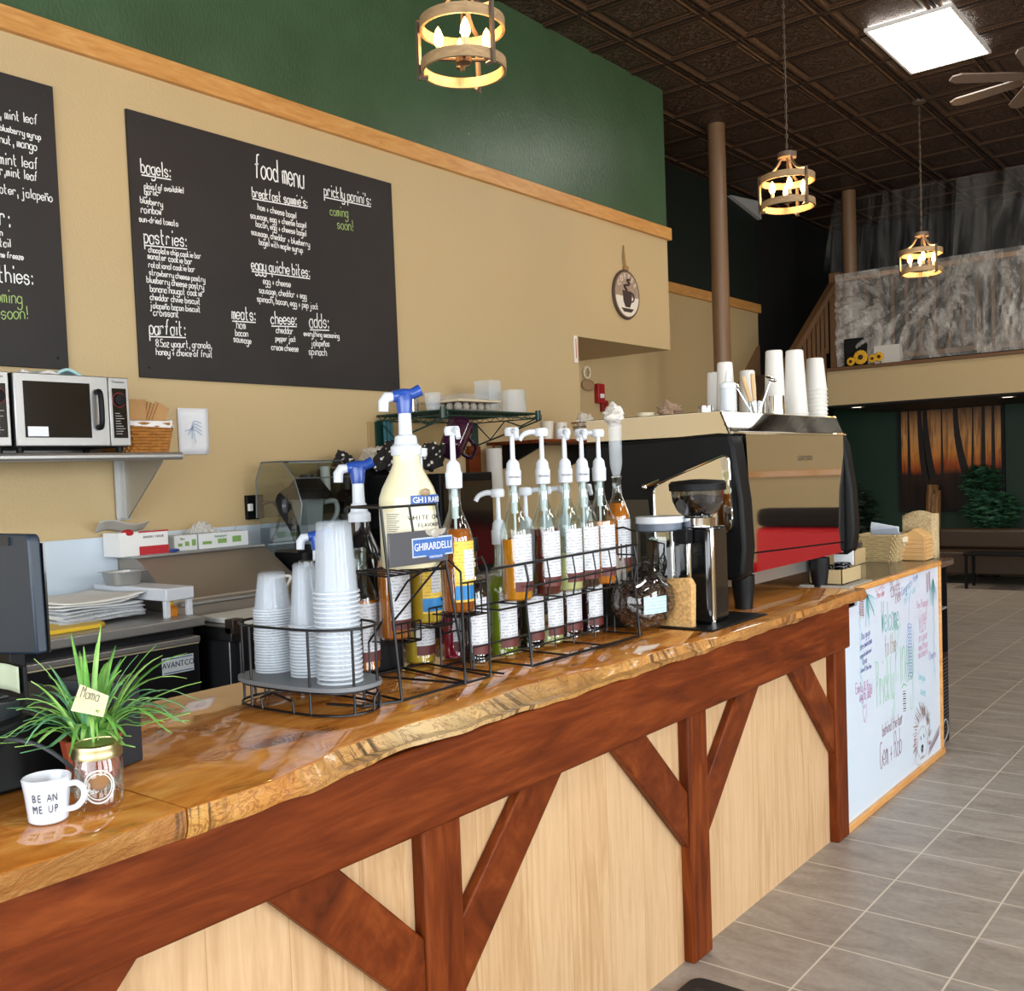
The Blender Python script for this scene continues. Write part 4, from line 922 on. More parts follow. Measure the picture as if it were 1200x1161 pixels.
t = T('purple_pitcher', 'dark purple pitcher hanging tilted under the wire shelf', 'pitcher', (-4.02, 4.56, 1.72))
M = Matrix.Translation((-4.02, 4.56, 1.80)) @ Matrix.Rotation(-.55, 4, 'Y') @ Matrix.Rotation(-.85, 4, 'X')
q = MB().lathe([(.001, -.13), (.06, -.13), (.075, -.10), (.08, .12), (.085, .13), (.078, .12)], 24); q.v = [tuple(M @ Vector(p)) for p in q.v]; q.build('body', P('purple plastic', '3A1030', .1, alpha=.9, coat=.6), t)
q = MB().tube(smooth_pts([(.0, .08, .10), (.0, .14, .08), (.0, .14, -.04), (.0, .075, -.07)], 4), .012, 8); q.v = [tuple(M @ Vector(p)) for p in q.v]; q.build('handle', P('purple handle', '2A0C24', .2), t)
MB().tube([(-4.06, 4.60, 1.93), (-4.05, 4.62, 1.90), (-4.03, 4.63, 1.87)], .005, 5).build('hook', M_green_wire, t)
onething('wall_batten', 'tan wooden batten on the wall under the wire shelf', 'batten', P('batten tan', 'A88E5E', .6), MB().box(-4.5, 4.30, 1.76, -4.485, 5.25, 1.93), (-4.49, 4.8, 1.76), bev=.003)
onething('hanging_cloth', 'teal cloth hanging from the left end of the wire shelf', 'cloth', P('teal cloth', '33626C', .9), MB().grid(lambda u, v: (-4.44+.012*math.sin(u*14), 4.38+.07*u, 1.93-.15*v), 10, 6), (-4.44, 4.42, 1.78), solid=.008)
t = T('paper_towel_holder', 'wooden wall holder with a white paper roll below the wire shelf', 'paper towel holder', (-4.45, 5.32, 1.46))
MB().box(-4.5, 5.20, 1.46, -4.46, 5.32, 1.78).build('board', M_beam, t, bev=.004)
MB().box(-4.46, 5.20, 1.455, -4.36, 5.40, 1.47).build('base_arm', M_beam, t, bev=.003)
MB().lathe([(.001, 1.475), (.055, 1.475), (.055, 1.76), (.001, 1.76)], 24, (-4.40, 5.385, 0)).build('roll', P('paper towel', 'E4DFD6', .9), t)
MB().tube([(-4.40, 5.385, 1.46), (-4.40, 5.385, 1.785)], .008, 8).build('rod', M_beam, t)
# small shelf with cups near the opening
t = T('cup_shelf', 'narrow wall shelf holding cream cups near the wall opening', 'shelf', (-4.2, 5.95, 1.78))
MB().box(-4.49, 5.42, 1.785, -3.98, 6.55, 1.805).build('board', M_beam, t, bev=.003)
for y in (5.6, 6.4): MB().prism([(-4.49, 1.785), (-4.1, 1.785), (-4.49, 1.62)], 'y', y-.01, y+.01).build('bracket', M_blk, t, smooth=False)
t = T('cream_cup', 'tall cream cup left of the mug near the wall opening', 'cup', (-4.1, 5.60, 1.806))
MB().lathe([(.001, 1.807), (.035, 1.807), (.048, 1.93), (.044, 1.93), (.03, 1.815), (.001, 1.815)], 20, (-4.1, 5.60, 0)).build('body', P('cream ceramic', 'DDD3BF', .4), t)
t = T('cream_mug', 'wide cream mug with a handle near the wall opening', 'mug', (-4.1, 5.76, 1.806))
MB().lathe([(.001, 1.807), (.045, 1.807), (.048, 1.925), (.044, 1.925), (.04, 1.815), (.001, 1.815)], 20, (-4.1, 5.76, 0)).build('body', P('cream ceramic', 'D8CFC0', .4), t)
MB().tube(arc((0, 1.865), .032, -PI/2, PI/2, 8, lambda a, b: (-4.052+a*.7, 5.745-a*.5, b)), .007, 6).build('handle', P('cream ceramic', 'D8CFC0', .4), t)
t = T('wire_basket', 'little wire basket with crumpled clear bag near the wall opening', 'basket', (-4.1, 6.06, 1.806))
q = MB()
for k in range(5): q.tube([(-4.1+(.05+.012*k)*math.cos(a), 6.06+(.05+.012*k)*math.sin(a), 1.81+.03*k) for a in [i*PI/8 for i in range(16)]], .003, 4, closed=True)
for i in range(12): a = i*PI/6; q.tube([(-4.1+.05*math.cos(a), 6.06+.05*math.sin(a), 1.81), (-4.1+.098*math.cos(a), 6.06+.098*math.sin(a), 1.93)], .003, 4)
q.build('wire', P('copper wire', '8C6A48', .4, .6), t)
crumple('plastic_bag', 'crumpled clear bag stuffed in the wire basket', 'plastic bag', (-4.1, 6.06, 1.92), (.08, .09, .085), P('bag film', 'D9CFC0', .3, alpha=.75), 11)
# ------------------------------------------------------------------ things on the bar
ZT = 1.031
def liquid(name, col): return P(name, col, .08, alpha=.93, coat=.3)
LQ = {k: liquid('syrup '+k, v) for k, v in dict(amber='C06A12', orange='D98A10', red='4E0A14', pale='C9C58A', plum='2A0A14', olive='7E8A18', caramel='A85510', yellow='D9B030', brown='3A1810', dark='16090A', pink='A8123C', green='5E7A20').items()}
M_lab = None
def label_mat(name, paper, ink, sc):
    m, nt, b = base(name); tc = nt.nodes.new('ShaderNodeTexCoord'); sp = nt.nodes.new('ShaderNodeSeparateXYZ'); nt.links.new(tc.outputs['Object'], sp.inputs[0])
    fr = math_(nt, 'FRACT', math_(nt, 'MULTIPLY', sp.outputs['Z'], sc))
    n = noise(nt, coords(nt, (130, 130, sc)), 1.0, 2)
    lines = math_(nt, 'MULTIPLY', math_(nt, 'LESS_THAN', fr, .38), math_(nt, 'GREATER_THAN', n.outputs['Fac'], .47))
    c = mixc(nt, math_(nt, 'MULTIPLY', lines, .5), lin(paper), lin(ink)); nt.links.new(c, b.inputs['Base Color']); b.inputs['Roughness'].default_value = .6
    return m
M_lab = label_mat('printed white label', 'D4D8DE', '6A6E78', 110)
M_laby = label_mat('printed yellow label', 'EBC850', '9A7A30', 110)
M_maroon = P('maroon label band', '5E2622', .5)
M_labb = P('blue label band', '2C86C8', .5)
def patch(mb, r, z0, z1, a0, a1, n=10):
    return mb.lathe([(r, z0), (r, z1)], n, a0=a0, a1=a1)
def pump(t, z, ang, m=None, monin=False, head=True):
    m = m or M_wht
    p = MB().lathe([(.017, z-.02), (.022, z-.018), (.023, z+.022), (.020, z+.026), (.018, z+.045), (.010, z+.055), (.001, z+.056)], 18)
    p.build('pump_collar', m, t)
    MB().tube([(0, 0, z-.22), (0, 0, z-.0)], .004, 6).lathe([(.009, z-.10), (.009, z)], 8).build('dip_tube', P('dip tube', 'DDE5EC', .3, alpha=.8), t)
    MB().lathe([(.0075, z+.05), (.0065, z+.125)], 10).build('pump_stem', m, t)
    h = MB().lathe([(.001, z+.122), (.019, z+.122), (.021, z+.128), (.021, z+.14), (.018, z+.146), (.001, z+.147)], 18)
    c_, s_ = math.cos(ang), math.sin(ang)
    h.tube(smooth_pts([(0, 0, z+.132), (.03*c_, .03*s_, z+.136), (.055*c_, .055*s_, z+.128), (.066*c_, .066*s_, z+.112)], 3), [.009, .0088, .0086, .0082, .008, .0078, .0075, .0072, .007, .0068][:10], 8)
    h.build('pump_head', m, t)
    if monin:
        mb = MB(); 
        o = printed('collar_print', 'MONIN', P('collar ink', '5A6068', .5), (.0236*math.cos(-.75), .0236*math.sin(-.75), z+.004), .0095, (math.sin(.75), math.cos(.75), 0), (0, 0, 1), t)
def bottle(label, loc, col, level=.20, pm=True, ang=-2.2, kind='white', cap=None, group='syrup bottles in the wire racks', facing=-.12, monin=False):
    t = T('syrup_bottle', label, 'syrup bottle', loc, group, 0, True)
    prof = [(.001, .002), (.039, .002), (.0445, .008), (.0445, .195), (.0435, .205), (.039, .222), (.028, .25), (.018, .275), (.0155, .30), (.0155, .33), (.018, .335), (.018, .345)]
    MB().lathe(prof, 24).build('glass', M_glass, t)
    lp = [(.001, .005), (.0375, .005), (.0427, .010)]
    for r, z in prof[3:]:
        if z < level: lp.append((r-.0018, z))
    r_ = .0427 if level < .205 else max(.014, .0415-(level-.205)*.36)
    lp += [(r_, level), (.001, level)]
    MB().lathe(lp, 22).build('syrup', LQ[col], t)
    if kind:
        q = MB(); patch(q, .0453, .032, .193, facing-.9, facing+.8); o = q.build('label', M_laby if kind == 'yellow' else M_lab, t)
        q = MB(); patch(q, .0455, .030 if kind == 'white' else .038, .058 if kind == 'white' else .075, facing-.9, facing+.8); q.build('label_band', M_maroon if kind == 'white' else M_labb, o)
        if kind == 'yellow': q = MB(); patch(q, .0457, .09, .17, facing-.3, facing+.55); q.build('label_panel', M_lab, o)
    if pm: pump(t, .352, ang, monin=monin)
    if cap: MB().lathe([(.02, .325), (.021, .33), (.021, .362), (.001, .364)], 16).build('cap', cap, t)
    return t
# upper tier (over the lower one, at the customers' side)
bottle('caramel amber bottle with yellow and blue label beside the cream sauce bottle', (-1.80, 2.03, 1.215), 'caramel', .225, ang=-.6, kind='yellow')
bottle('orange amber syrup bottle with white label, first on the long rack upper tier', (-1.80, 2.287, 1.215), 'orange', .18, ang=-.7, monin=True)
bottle('dark red syrup bottle, second on the long rack upper tier', (-1.80, 2.428, 1.215), 'red', .20, ang=-2.3, monin=True)
bottle('pale clear syrup bottle, third on the long rack upper tier', (-1.80, 2.544, 1.215), 'pale', .12, ang=-.8, monin=True)
bottle('plum coloured syrup bottle, fourth on the long rack upper tier', (-1.80, 2.637, 1.215), 'plum', .07, ang=-.8, monin=True)
bottle('light amber syrup bottle, last on the long rack upper tier', (-1.80, 2.733, 1.215), 'amber', .205, ang=-2.4)
bottle('amber syrup bottle with clear wrapped neck behind the long rack end', (-1.93, 3.04, 1.215), 'amber', .25, pm=False)
onething('riser_block', 'black block lifting the end syrup bottle behind the rack', 'riser', M_blk, MB().box(-1.985, 2.985, ZT, -1.875, 3.095, 1.214), (-1.93, 3.04, ZT), bev=.004)
t = T('wrapped_tube', 'clear wrapped tube with crumpled film standing in the end syrup bottle', 'plastic tube', (-1.93, 3.04, 1.56))
MB().lathe([(.014, 1.562), (.022, 1.60), (.024, 1.74), (.020, 1.745)], 12, (-1.93, 3.04, 0)).build('tube', M_clear, t)
crumple('plastic_film', 'crumpled film on top of the wrapped tube', 'plastic film', (-1.93, 3.035, 1.775), (.04, .045, .04), P('film crumple', 'DDD8D0', .3, alpha=.75), 21)
# lower tier
bottle('dark syrup bottle with black cap below the caramel bottle', (-1.90, 2.205, 1.040), 'dark', .2, pm=False, cap=M_blk)
bottle('olive green syrup bottle with pump at the left of the long rack lower tier', (-1.90, 2.335, 1.040), 'olive', .24, ang=-2.4)
bottle('dark plum syrup bottle, second on the long rack lower tier', (-1.90, 2.469, 1.040), 'dark', .18, ang=2.6)
bottle('nearly empty pale syrup bottle, third on the long rack lower tier', (-1.90, 2.572, 1.040), 'pale', .05, ang=-2.5)
bottle('brown syrup bottle, fourth on the long rack lower tier', (-1.90, 2.675, 1.040), 'brown', .15, ang=-2.5)
bottle('dark red brown syrup bottle, last on the long rack lower tier', (-1.90, 2.80, 1.040), 'plum', .2, ang=-.7)
# bottles under and behind the sauce stand
bottle('amber syrup bottle at the left below the logo plate', (-2.0, 1.986, 1.135), 'amber', .23, pm=False)
bottle('yellow syrup bottle with yellow label below the logo plate', (-1.985, 2.098, 1.165), 'yellow', .23, kind='yellow', ang=-2)
bottle('golden syrup bottle standing low behind the sauce stand feet', (-2.075, 2.16, ZT), 'yellow', .10, pm=False)
bottle('amber syrup bottle at the far left beside the clear cups', (-2.09, 1.95, 1.045), 'amber', .2, pm=False)
bottle('greenish syrup bottle low behind the sauce stand', (-2.16, 2.10, ZT), 'green', .07, pm=False)
bottle('crimson syrup bottle low between the racks', (-2.03, 2.27, ZT), 'pink', .2, pm=False)

# sauce bottles with blue pumps
def sauce(label, loc, body_m, s=1.0, paper=False):
    t = T('sauce_bottle', label, 'sauce bottle', loc, None, 0, True)
    R = .078*s
    MB().lathe([(.001, .001), (R*.95, .001), (R, .008), (R, .165), (R*.98, .185), (R*.87, .21), (R*.60, .25), (R*.47, .272), (R*.45, .30), (.001, .30)], 32).build('bottle', body_m, t)
    W = P('pump white', 'CFD6DF', .4)
    MB().lathe([(R*.50, .295), (R*.52, .298), (R*.52, .318), (R*.40, .325), (R*.36, .345), (.018, .35), (.016, .43)], 24).build('pump_collar', W, t)
    MB().lathe([(.019, .405), (.024, .45), (.022, .455), (.001, .456)], 20).build('pump_sleeve', M_blue, t)
    d = Vector((.55, .83, 0)).normalized()
    MB().tube([d*-.030+Vector((0, 0, .450)), d*.0+Vector((0, 0, .453)), d*.022+Vector((0, 0, .456)), d*.044+Vector((0, 0, .466))], [.015, .018, .014, .016], 12).build('pump_lever', M_blue, t)
    MB().tube([d*-.026+Vector((0, 0, .450)), d*-.046+Vector((0, 0, .448)), d*-.055+Vector((0, 0, .435)), d*-.056+Vector((0, 0, .41))], [.012, .0145, .0145, .013], 10).build('nozzle', W, t)
    return t
M_cream = P('cream sauce', 'E3DDB8', .22, coat=.5)
t = sauce('large cream white chocolate sauce bottle with blue pump in the logo stand', (-1.875, 1.93, 1.345), M_cream)
o = MB(); patch(o, .0785, .03, .150, -1.75, .65, 24); lab = o.build('label', P('cream label', 'E6E0C8', .5), t)
def wrap_print(text, r, z, size, ac, m, parent, off=0):
    n = len(text); adv = size*.68
    for i, ch in enumerate(text):
        if ch == ' ': continue
        a = ac+(i-(n-1)/2)*adv/r
        printed('lettering', ch, m, (r*math.cos(a), r*math.sin(a), z), size, (-math.sin(a), math.cos(a), 0), (0, 0, 1), parent)
ink = P('dark label ink', '3A3A36', .6)
q = MB(); patch(q, .0788, .164, .190, -.72, .62, 16); bnd = q.build('blue_band', P('brand blue', '2353A0', .4), t)
wrap_print('GHIRARDELLI', .0795, .177, .021, .33, M_white, bnd)
wrap_print('WHITE CHOC', .0790, .132, .0165, -.10, ink, lab); wrap_print('FLAVORED', .0790, .112, .014, -.05, ink, lab)
q = MB()
for k in range(14): patch(q, .0789, .142-.0055*k, .144-.0055*k, -1.62, -1.12-.06*(k % 3), 5)
q.build('fine_print', P('fine print', '8C887A', .6), lab, smooth=False)
q = MB().ell((.0795*math.cos(-.2), .0795*math.sin(-.2), .197), (.008, .018, .010), 8, 6); q.build('eagle_emblem', P('emblem bronze', 'A08A6A', .5), bnd)
sauce('dark sauce bottle with blue pump behind the tall clear cups', (-2.15, 2.01, 1.165), M_blkg, .8)
q = MB(); 
t = sauce('dark sauce bottle whose blue pump shows above the middle clear cup stack', (-2.25, 1.935, ZT), M_blkg, .8); t.scale = (.87, .87, .87)
t = T('step_block', 'black riser under the dark sauce bottle behind the clear cups', 'riser', (-2.15, 2.01, ZT))
MB().box(-2.22, 1.93, ZT, -2.08, 2.09, 1.163).build('body', M_blk, t, bev=.004)
t = T('black_canister', 'tall black can with white print right behind the tall clear cups', 'can', (-2.05, 1.85, ZT))
MB().lathe([(.001, ZT), (.062, ZT), (.065, ZT+.01), (.065, ZT+.26), (.03, ZT+.31), (.03, ZT+.33), (.001, ZT+.33)], 24, (-2.2, 1.86, 0)).build('body', M_blkg, t)

# wire racks
R3 = .0042
t = T('sauce_stand', 'black wire sauce stand with a grey logo plate', 'wire stand', (-1.86, 1.87, ZT))
lt, rt_, lf_, rf_ = (-1.79, 1.745, 1.51), (-1.79, 1.945, 1.51), (-1.752, 1.752, 1.036), (-1.755, 1.998, 1.036)
b1, b2 = (-1.97, 1.80, 1.51), (-1.98, 2.0, 1.51)
q = WB().tube([lt, lf_], .0052, 6).tube([rt_, rf_], .0052, 6).tube([lt, rt_, b2, b1], .0045, 6, closed=True)
q.tube([lf_, rf_, (-2.05, 2.06, 1.036), (-2.05, 1.80, 1.036)], .0048, 6, closed=True).tube([b1, (-2.05, 1.80, 1.036)], .0045, 6).tube([b2, (-2.05, 2.06, 1.036)], .0045, 6)
q.tube([(-1.79, 1.845, 1.51), (-1.785, 1.85, 1.445)], .0045, 6)
for z in (1.34,):
    for k in range(7): q.tube([(-1.80+0*k, 1.76+.032*k, z), (-1.97, 1.80+.032*k, z)], .003, 5)
    q.tube([(-1.785, 1.75, z), (-1.785, 1.965, z), (-1.98, 2.0, z), (-1.975, 1.80, z)], .004, 5, closed=True)
q.tube([(-1.768, 1.755, 1.235), (-1.79, 1.99, 1.38), (-1.81, 2.07, 1.43)], .004, 6).tube([(-1.763, 1.75, 1.20), (-1.765, 1.98, 1.20)], .003, 5)
q.tube([(-1.75, 1.75, 1.036), (-1.80, 1.67, 1.034), (-1.9, 1.64, 1.034)], .0045, 6)
q.build('wire_frame', M_wire, t)
pl = MB().box(-1.776, 1.748, 1.362, -1.770, 1.962, 1.446).build('logo_plate', P('plate grey', '55565C', .4, .3), t, bev=.002)
sg = MB().box(-1.7695, 1.832, 1.383, -1.7675, 1.975, 1.424).prism([(1.875, 1.383), (1.95, 1.383), (1.935, 1.371), (1.89, 1.371)], 'x', -1.7695, -1.7678).build('logo_panel', P('logo blue', '3A66AE', .4), pl, smooth=False)
MB().box(-1.770, 1.828, 1.379, -1.7690, 1.979, 1.428).build('logo_border', P('logo border', 'B9C6D8', .4), pl, smooth=False)
printed('lettering', 'GHIRARDELLI', M_white, (-1.767, 1.903, 1.404), .027, (0, 1, 0), (0, 0, 1), pl, sx=.86)
printed('lettering', 'CHOCOLATE', M_white, (-1.767, 1.912, 1.377), .008, (0, 1, 0), (0, 0, 1), pl)
eg = MB().ell((-1.768, 1.915, 1.437), (.002, .018, .012), 10, 6)
for s in (-1, 1): eg.prism([(1.915, 1.445), (1.915+s*.04, 1.448), (1.915+s*.034, 1.436), (1.915+s*.02, 1.43)], 'x', -1.7695, -1.7675)
eg.build('eagle_emblem', P('eagle silver', 'B5B0A6', .4, .3), pl)
def basket_guard(q, x, y0, y1, z0, z1, n):
    for k in range(n+1): y = y0+(y1-y0)*k/n; q.tube([(x-.06, y, z0), (x, y, z0), (x, y, z1)], .0034, 5)
    q.tube([(x, y0, z1), (x, y1, z1)], .0034, 5).tube([(x, y0, z0), (x, y1, z0)], .0034, 5)
t = T('step_rack', 'black wire step rack with short basket guards under the sauce bottles', 'wire rack', (-1.9, 2.1, ZT))
q = WB()
basket_guard(q, -1.945, 1.93, 2.03, 1.13, 1.185, 4); basket_guard(q, -1.93, 2.05, 2.145, 1.16, 1.215, 3); basket_guard(q, -1.745, 1.98, 2.085, 1.21, 1.30, 4)
for x, y, z in ((-2.05, 1.93, 1.13), (-2.04, 2.145, 1.16), (-1.745, 2.085, 1.33), (-1.745, 1.98, 1.33)): q.tube([(x, y, z), (x, y, 1.036)], .0044, 6)
q.tube([(-1.745, 1.98, 1.33), (-1.80, 1.98, 1.37), (-1.93, 1.97, 1.30), (-2.05, 1.93, 1.13)], .0042, 6).tube([(-1.745, 2.085, 1.33), (-1.76, 2.085, 1.36), (-1.80, 2.08, 1.34), (-2.04, 2.145, 1.16)], .0042, 6)
q.tube([(-1.745, 2.085, 1.037), (-1.745, 1.98, 1.037), (-2.05, 1.93, 1.037), (-2.04, 2.145, 1.037)], .0044, 6, closed=True)
for y in (1.99, 2.03, 2.07): q.tube([(-1.745, y, 1.212), (-1.86, y, 1.212)], .003, 5)
for y in (1.94, 1.985, 2.03): q.tube([(-1.945, y, 1.132), (-2.05, y, 1.132)], .003, 5)
for y in (2.07, 2.1, 2.13): q.tube([(-1.93, y, 1.162), (-2.04, y, 1.162)], .003, 5)
q.build('wire_frame', M_wire, t)
t = T('bottle_rack', 'long black wire two tier rack holding the row of syrup bottles', 'wire rack', (-1.83, 2.55, ZT))
q = WB(); xf, xb = -1.735, -1.965; ya, yb = 2.13, 2.86
for y in (2.255, yb-.02):
    q.tube([(xf-.01, y, 1.33), (xf, y, 1.28), (xf-.012, y, 1.22), (xf+.002, y, 1.036)], .0055, 6)
q.tube([(xf+.002, 2.255, 1.036), (xf+.002, yb-.02, 1.036)], .0055, 6)
q.tube([(xf-.01, ya-.03, 1.325), (xf-.01, yb, 1.335)], .0055, 6).tube([(xf, 2.25, 1.262), (xf, yb, 1.268)], .0042, 6).tube([(xf-.012, ya, 1.21), (xf-.012, yb, 1.212)], .0042, 6)
q.tube([(xb, ya, 1.036), (xb, yb, 1.036)], .005, 6).tube([(xb, ya, 1.13), (xb, yb, 1.13)], .004, 6)
for y in (ya, 2.255, 2.44, 2.63, yb):
    q.tube([(xb, y, 1.036), (xb, y, 1.16)], .0045, 6).tube([(xf, y, 1.037), (xb, y, 1.037)], .004, 6).tube([(xf-.012, y, 1.211), (-1.852, y, 1.211)], .0036, 6)
for y in (2.36, 2.49, 2.60, 2.69): q.tube([(xf-.01, y, 1.33), (xf, y, 1.268), (xf-.012, y, 1.212)], .0036, 5)
q.tube([(-1.852, ya, 1.211), (-1.852, yb, 1.211)], .0042, 6)
q.tube([(-1.842, ya, 1.10), (-1.842, yb, 1.10)], .0036, 6).tube([(-1.842, ya, 1.06), (-1.842, yb, 1.06)], .0036, 6)
for y in (ya, 2.40, 2.52, 2.62, 2.74, yb): q.tube([(-1.842, y, 1.037), (-1.842, y, 1.10)], .0036, 5)
q.tube([(xf-.01, ya, 1.325), (-1.852, ya, 1.30), (-1.852, ya, 1.036)], .0045, 6)
for k in range(6): y = yb+.0+.0*k; q.tube([(xf-.01-.02*k, yb, 1.335 if k else 1.37), (xf-.012-.02*k, yb, 1.212)], .0036, 5)
q.tube([(xf-.01, yb, 1.335), (xf-.01, yb, 1.375), (xf-.06, yb, 1.39), (xf-.13, yb, 1.38), (xb+.1, yb, 1.30), (xb+.09, yb, 1.036)], .005, 6).tube([(xf-.01, yb, 1.30), (-1.852, yb, 1.30)], .0036, 5)
q.build('wire_frame', M_wire, t)

# cup caddy and clear cups
t = T('cup_caddy', 'black wire caddy with a grey oval tray for clear cups', 'cup caddy', (-1.945, 1.63, ZT))
cx, cy = -1.94, 1.62; ax1 = Vector((.79, .0, 0)).normalized()
U1 = Vector((math.cos(.05), math.sin(.05), 0)); U2 = Vector((-U1.y, U1.x, 0))
def oval(a, La, Lb, z):
    e = .62; ca, sa = math.cos(a), math.sin(a); p = U1*(La*math.copysign(abs(ca)**e, ca))+U2*(Lb*math.copysign(abs(sa)**.8, sa)); return (cx+p.x, cy+p.y, z)
A = [i*2*PI/48 for i in range(48)]
LA, LB = .20, .095
q = MB(); q.add([oval(a, LA+.008, LB+.008, 1.092) for a in A]+[oval(a, LA+.008, LB+.008, 1.102) for a in A], [tuple(range(48)), tuple(range(95, 47, -1))]+[(i, (i+1) % 48, 48+(i+1) % 48, 48+i) for i in range(48)])
q.build('tray', P('slate tray', '70757A', .5), t)
q = WB().tube([oval(a, LA, LB, 1.235) for a in A], .0045, 6, closed=True).tube([oval(a, LA, LB, 1.036) for a in A], .0045, 6, closed=True).tube([oval(a, LA, LB, 1.088) for a in A], .004, 6, closed=True)
for a in (.35, 1.25, 1.9, 2.8, 3.5, 4.35, 5.05, 5.95): q.tube([oval(a, LA, LB, 1.236), oval(a, LA, LB, 1.036)], .0045, 6)
for a in (3.0, 4.7, .2): q.tube([oval(a-.12, LA+.004, LB+.004, 1.038), oval(a-.12, LA+.006, LB+.006, 1.065), oval(a, LA+.008, LB+.008, 1.08), oval(a+.12, LA+.006, LB+.006, 1.065), oval(a+.12, LA+.004, LB+.004, 1.038)], .0045, 6)
q.build('wire_frame', M_wire, t)
M_rim = P('cup rim plastic', 'DCE5EE', .15, alpha=.7)
def cup_mesh(rb, rt2, h, m, name='plastic_cup', rim=.0035, loc=(0, 0, 0)):
    q = MB().lathe([(rb-.001, .001), (rb+rim, 0), (rb+rim, .0035), (rb, .005)], 28, loc); q.k = 1
    q.lathe([(rb, .005), (rb-.001, .012), (rt2+.001, h-.004), (rt2-.003, h), (.001, h)], 28, loc)
    return q.build(name, [M_rim if m is M_cup else m, m], off=loc)
def stack(x, y, z, rb, rt2, h, pitch, n, m, labels, group, name='plastic_cup', cat='cup', jit=.0008):
    lo = cup_mesh(rb, rt2, h, m, name, loc=(x, y, z)); out = [lo]
    for k in range(1, n):
        c = lo.copy(); C.objects.link(c); c.location = (x+random.uniform(-jit, jit), y+random.uniform(-jit, jit), z+pitch*k); out.append(c)
    for k, o in enumerate(out):
        tag(o, labels[0] if k == n-1 else labels[1] if k == 0 else labels[2], cat, group)
L3 = lambda a: ('topmost upside down clear cup of the %s stack in the caddy' % a, 'lowest clear cup of the %s stack in the caddy' % a, 'nested clear cup within the %s stack in the caddy' % a)
stack(-2.085, 1.635, 1.103, .047, .033, .095, .0068, 24, M_cup, L3('left short'), 'clear cups nested in the left short caddy stack')
stack(-1.955, 1.635, 1.103, .041, .0265, .155, .0077, 17, M_cup, L3('slim middle'), 'clear cups nested in the slim middle caddy stack')
stack(-1.822, 1.618, 1.103, .052, .0405, .17, .0112, 20, M_cup, L3('tall right'), 'clear cups nested in the tall right caddy stack')
# ------------------------------------------------------------------ near end of the bar
t = T('white_mug', 'white mug reading BE AN ME UP at the near end of the bar', 'mug', (-1.660, .818, ZT), None, 0, True)
MB().lathe([(.001, .001), (.028, .001), (.031, .004), (.0355, .05), (.039, .0735), (.037, .0755), (.0355, .0735), (.031, .03), (.026, .006), (.001, .006)], 36).build('body', P('mug glaze', 'D3D8E1', .2, coat=.5), t)
hd_ = Vector((.76, .60, 0)).normalized()
MB().tube(smooth_pts([hd_*.035+Vector((0, 0, .060)), hd_*.05+Vector((0, 0, .062)), hd_*.061+Vector((0, 0, .052)), hd_*.060+Vector((0, 0, .036)), hd_*.048+Vector((0, 0, .022)), hd_*.031+Vector((0, 0, .018))], 4), .0052, 8).build('handle', P('mug glaze', 'D3D8E1', .2, coat=.5), t)
def mug_text(text, z, size, ac):
    n = len(text); r = .0302+(.0385-.031)*z/.074+.0025
    ps = []; q = 0
    for ch in text: ps.append(q); q += .42 if ch == ' ' else 1
    for i, ch in enumerate(text):
        if ch == ' ': continue
        a = ac+(ps[i]-ps[-1]/2+(-.3 if i < text.index(' ') else 0))*size*.47/r
        printed('lettering', ch, P('mug print', '3A3F4A', .6), (r*math.cos(a), r*math.sin(a), z), size, (-math.sin(a), math.cos(a), 0), (.10*math.cos(a), .10*math.sin(a), 1), t, sx=.62)
mug_text('BE AN', .047, .019, -.56); mug_text('ME UP', .028, .019, -.53)
t = T('mason_jar', 'glass mason jar with a brass lid beside the white mug', 'jar', (-1.652, .905, ZT), None, 0, True)
MB().lathe([(.001, .002), (.034, .002), (.040, .010), (.041, .03), (.041, .078), (.037, .090), (.0365, .092)], 36).build('glass', thin_glass('jar glass', 'F0F4F2', .6), t)
MB().lathe([(.001, .112), (.036, .112), (.0365, .114), (.040, .112), (.0415, .106), (.0405, .102), (.042, .098), (.0415, .090), (.039, .089)], 36).build('lid', P('brass lid', 'B9AE82', .32, 1), t)
q = MB(); a = -.5
q.tube([(.0425*math.cos(a+.58*math.cos(k*PI/12)), .0425*math.sin(a+.58*math.cos(k*PI/12)), .046+.028*math.sin(k*PI/12)) for k in range(24)], .0016, 5, closed=True)
q.tube([(.0422*math.cos(a+.5*math.cos(k*PI/12)), .0422*math.sin(a+.5*math.cos(k*PI/12)), .046+.022*math.sin(k*PI/12)) for k in range(24)], .001, 5, closed=True)
q.build('embossed_oval', P('glass relief', 'E8ECEA', .1, alpha=.6), t)
MB().ell((.0, .0, .046), (.012, .022, .018), 12, 8).build('contents', P('cookie brown', 'B88358', .8), t)
# potted grass plant with card
t = T('grass_plant', 'green artificial grass plant in a ribbed terracotta pot behind the jar', 'plant', (-1.785, .968, ZT), None, 0, True)
q = MB(); n = 48
rib = lambda i, r: r+.0022*(1 if i % 4 < 2 else -1)
q.add([(rib(i, .040)*math.cos(i*2*PI/n), rib(i, .040)*math.sin(i*2*PI/n), .014) for i in range(n)]+[(rib(i, .052)*math.cos(i*2*PI/n), rib(i, .052)*math.sin(i*2*PI/n), .092) for i in range(n)]+[(.045*math.cos(i*2*PI/n), .045*math.sin(i*2*PI/n), .092) for i in range(n)]+[(.042*math.cos(i*2*PI/n), .042*math.sin(i*2*PI/n), .075) for i in range(n)],
      [tuple(range(n))]+[(k*n+i, k*n+(i+1) % n, (k+1)*n+(i+1) % n, (k+1)*n+i) for k in range(3) for i in range(n)]+[tuple(range(3*n, 4*n))])
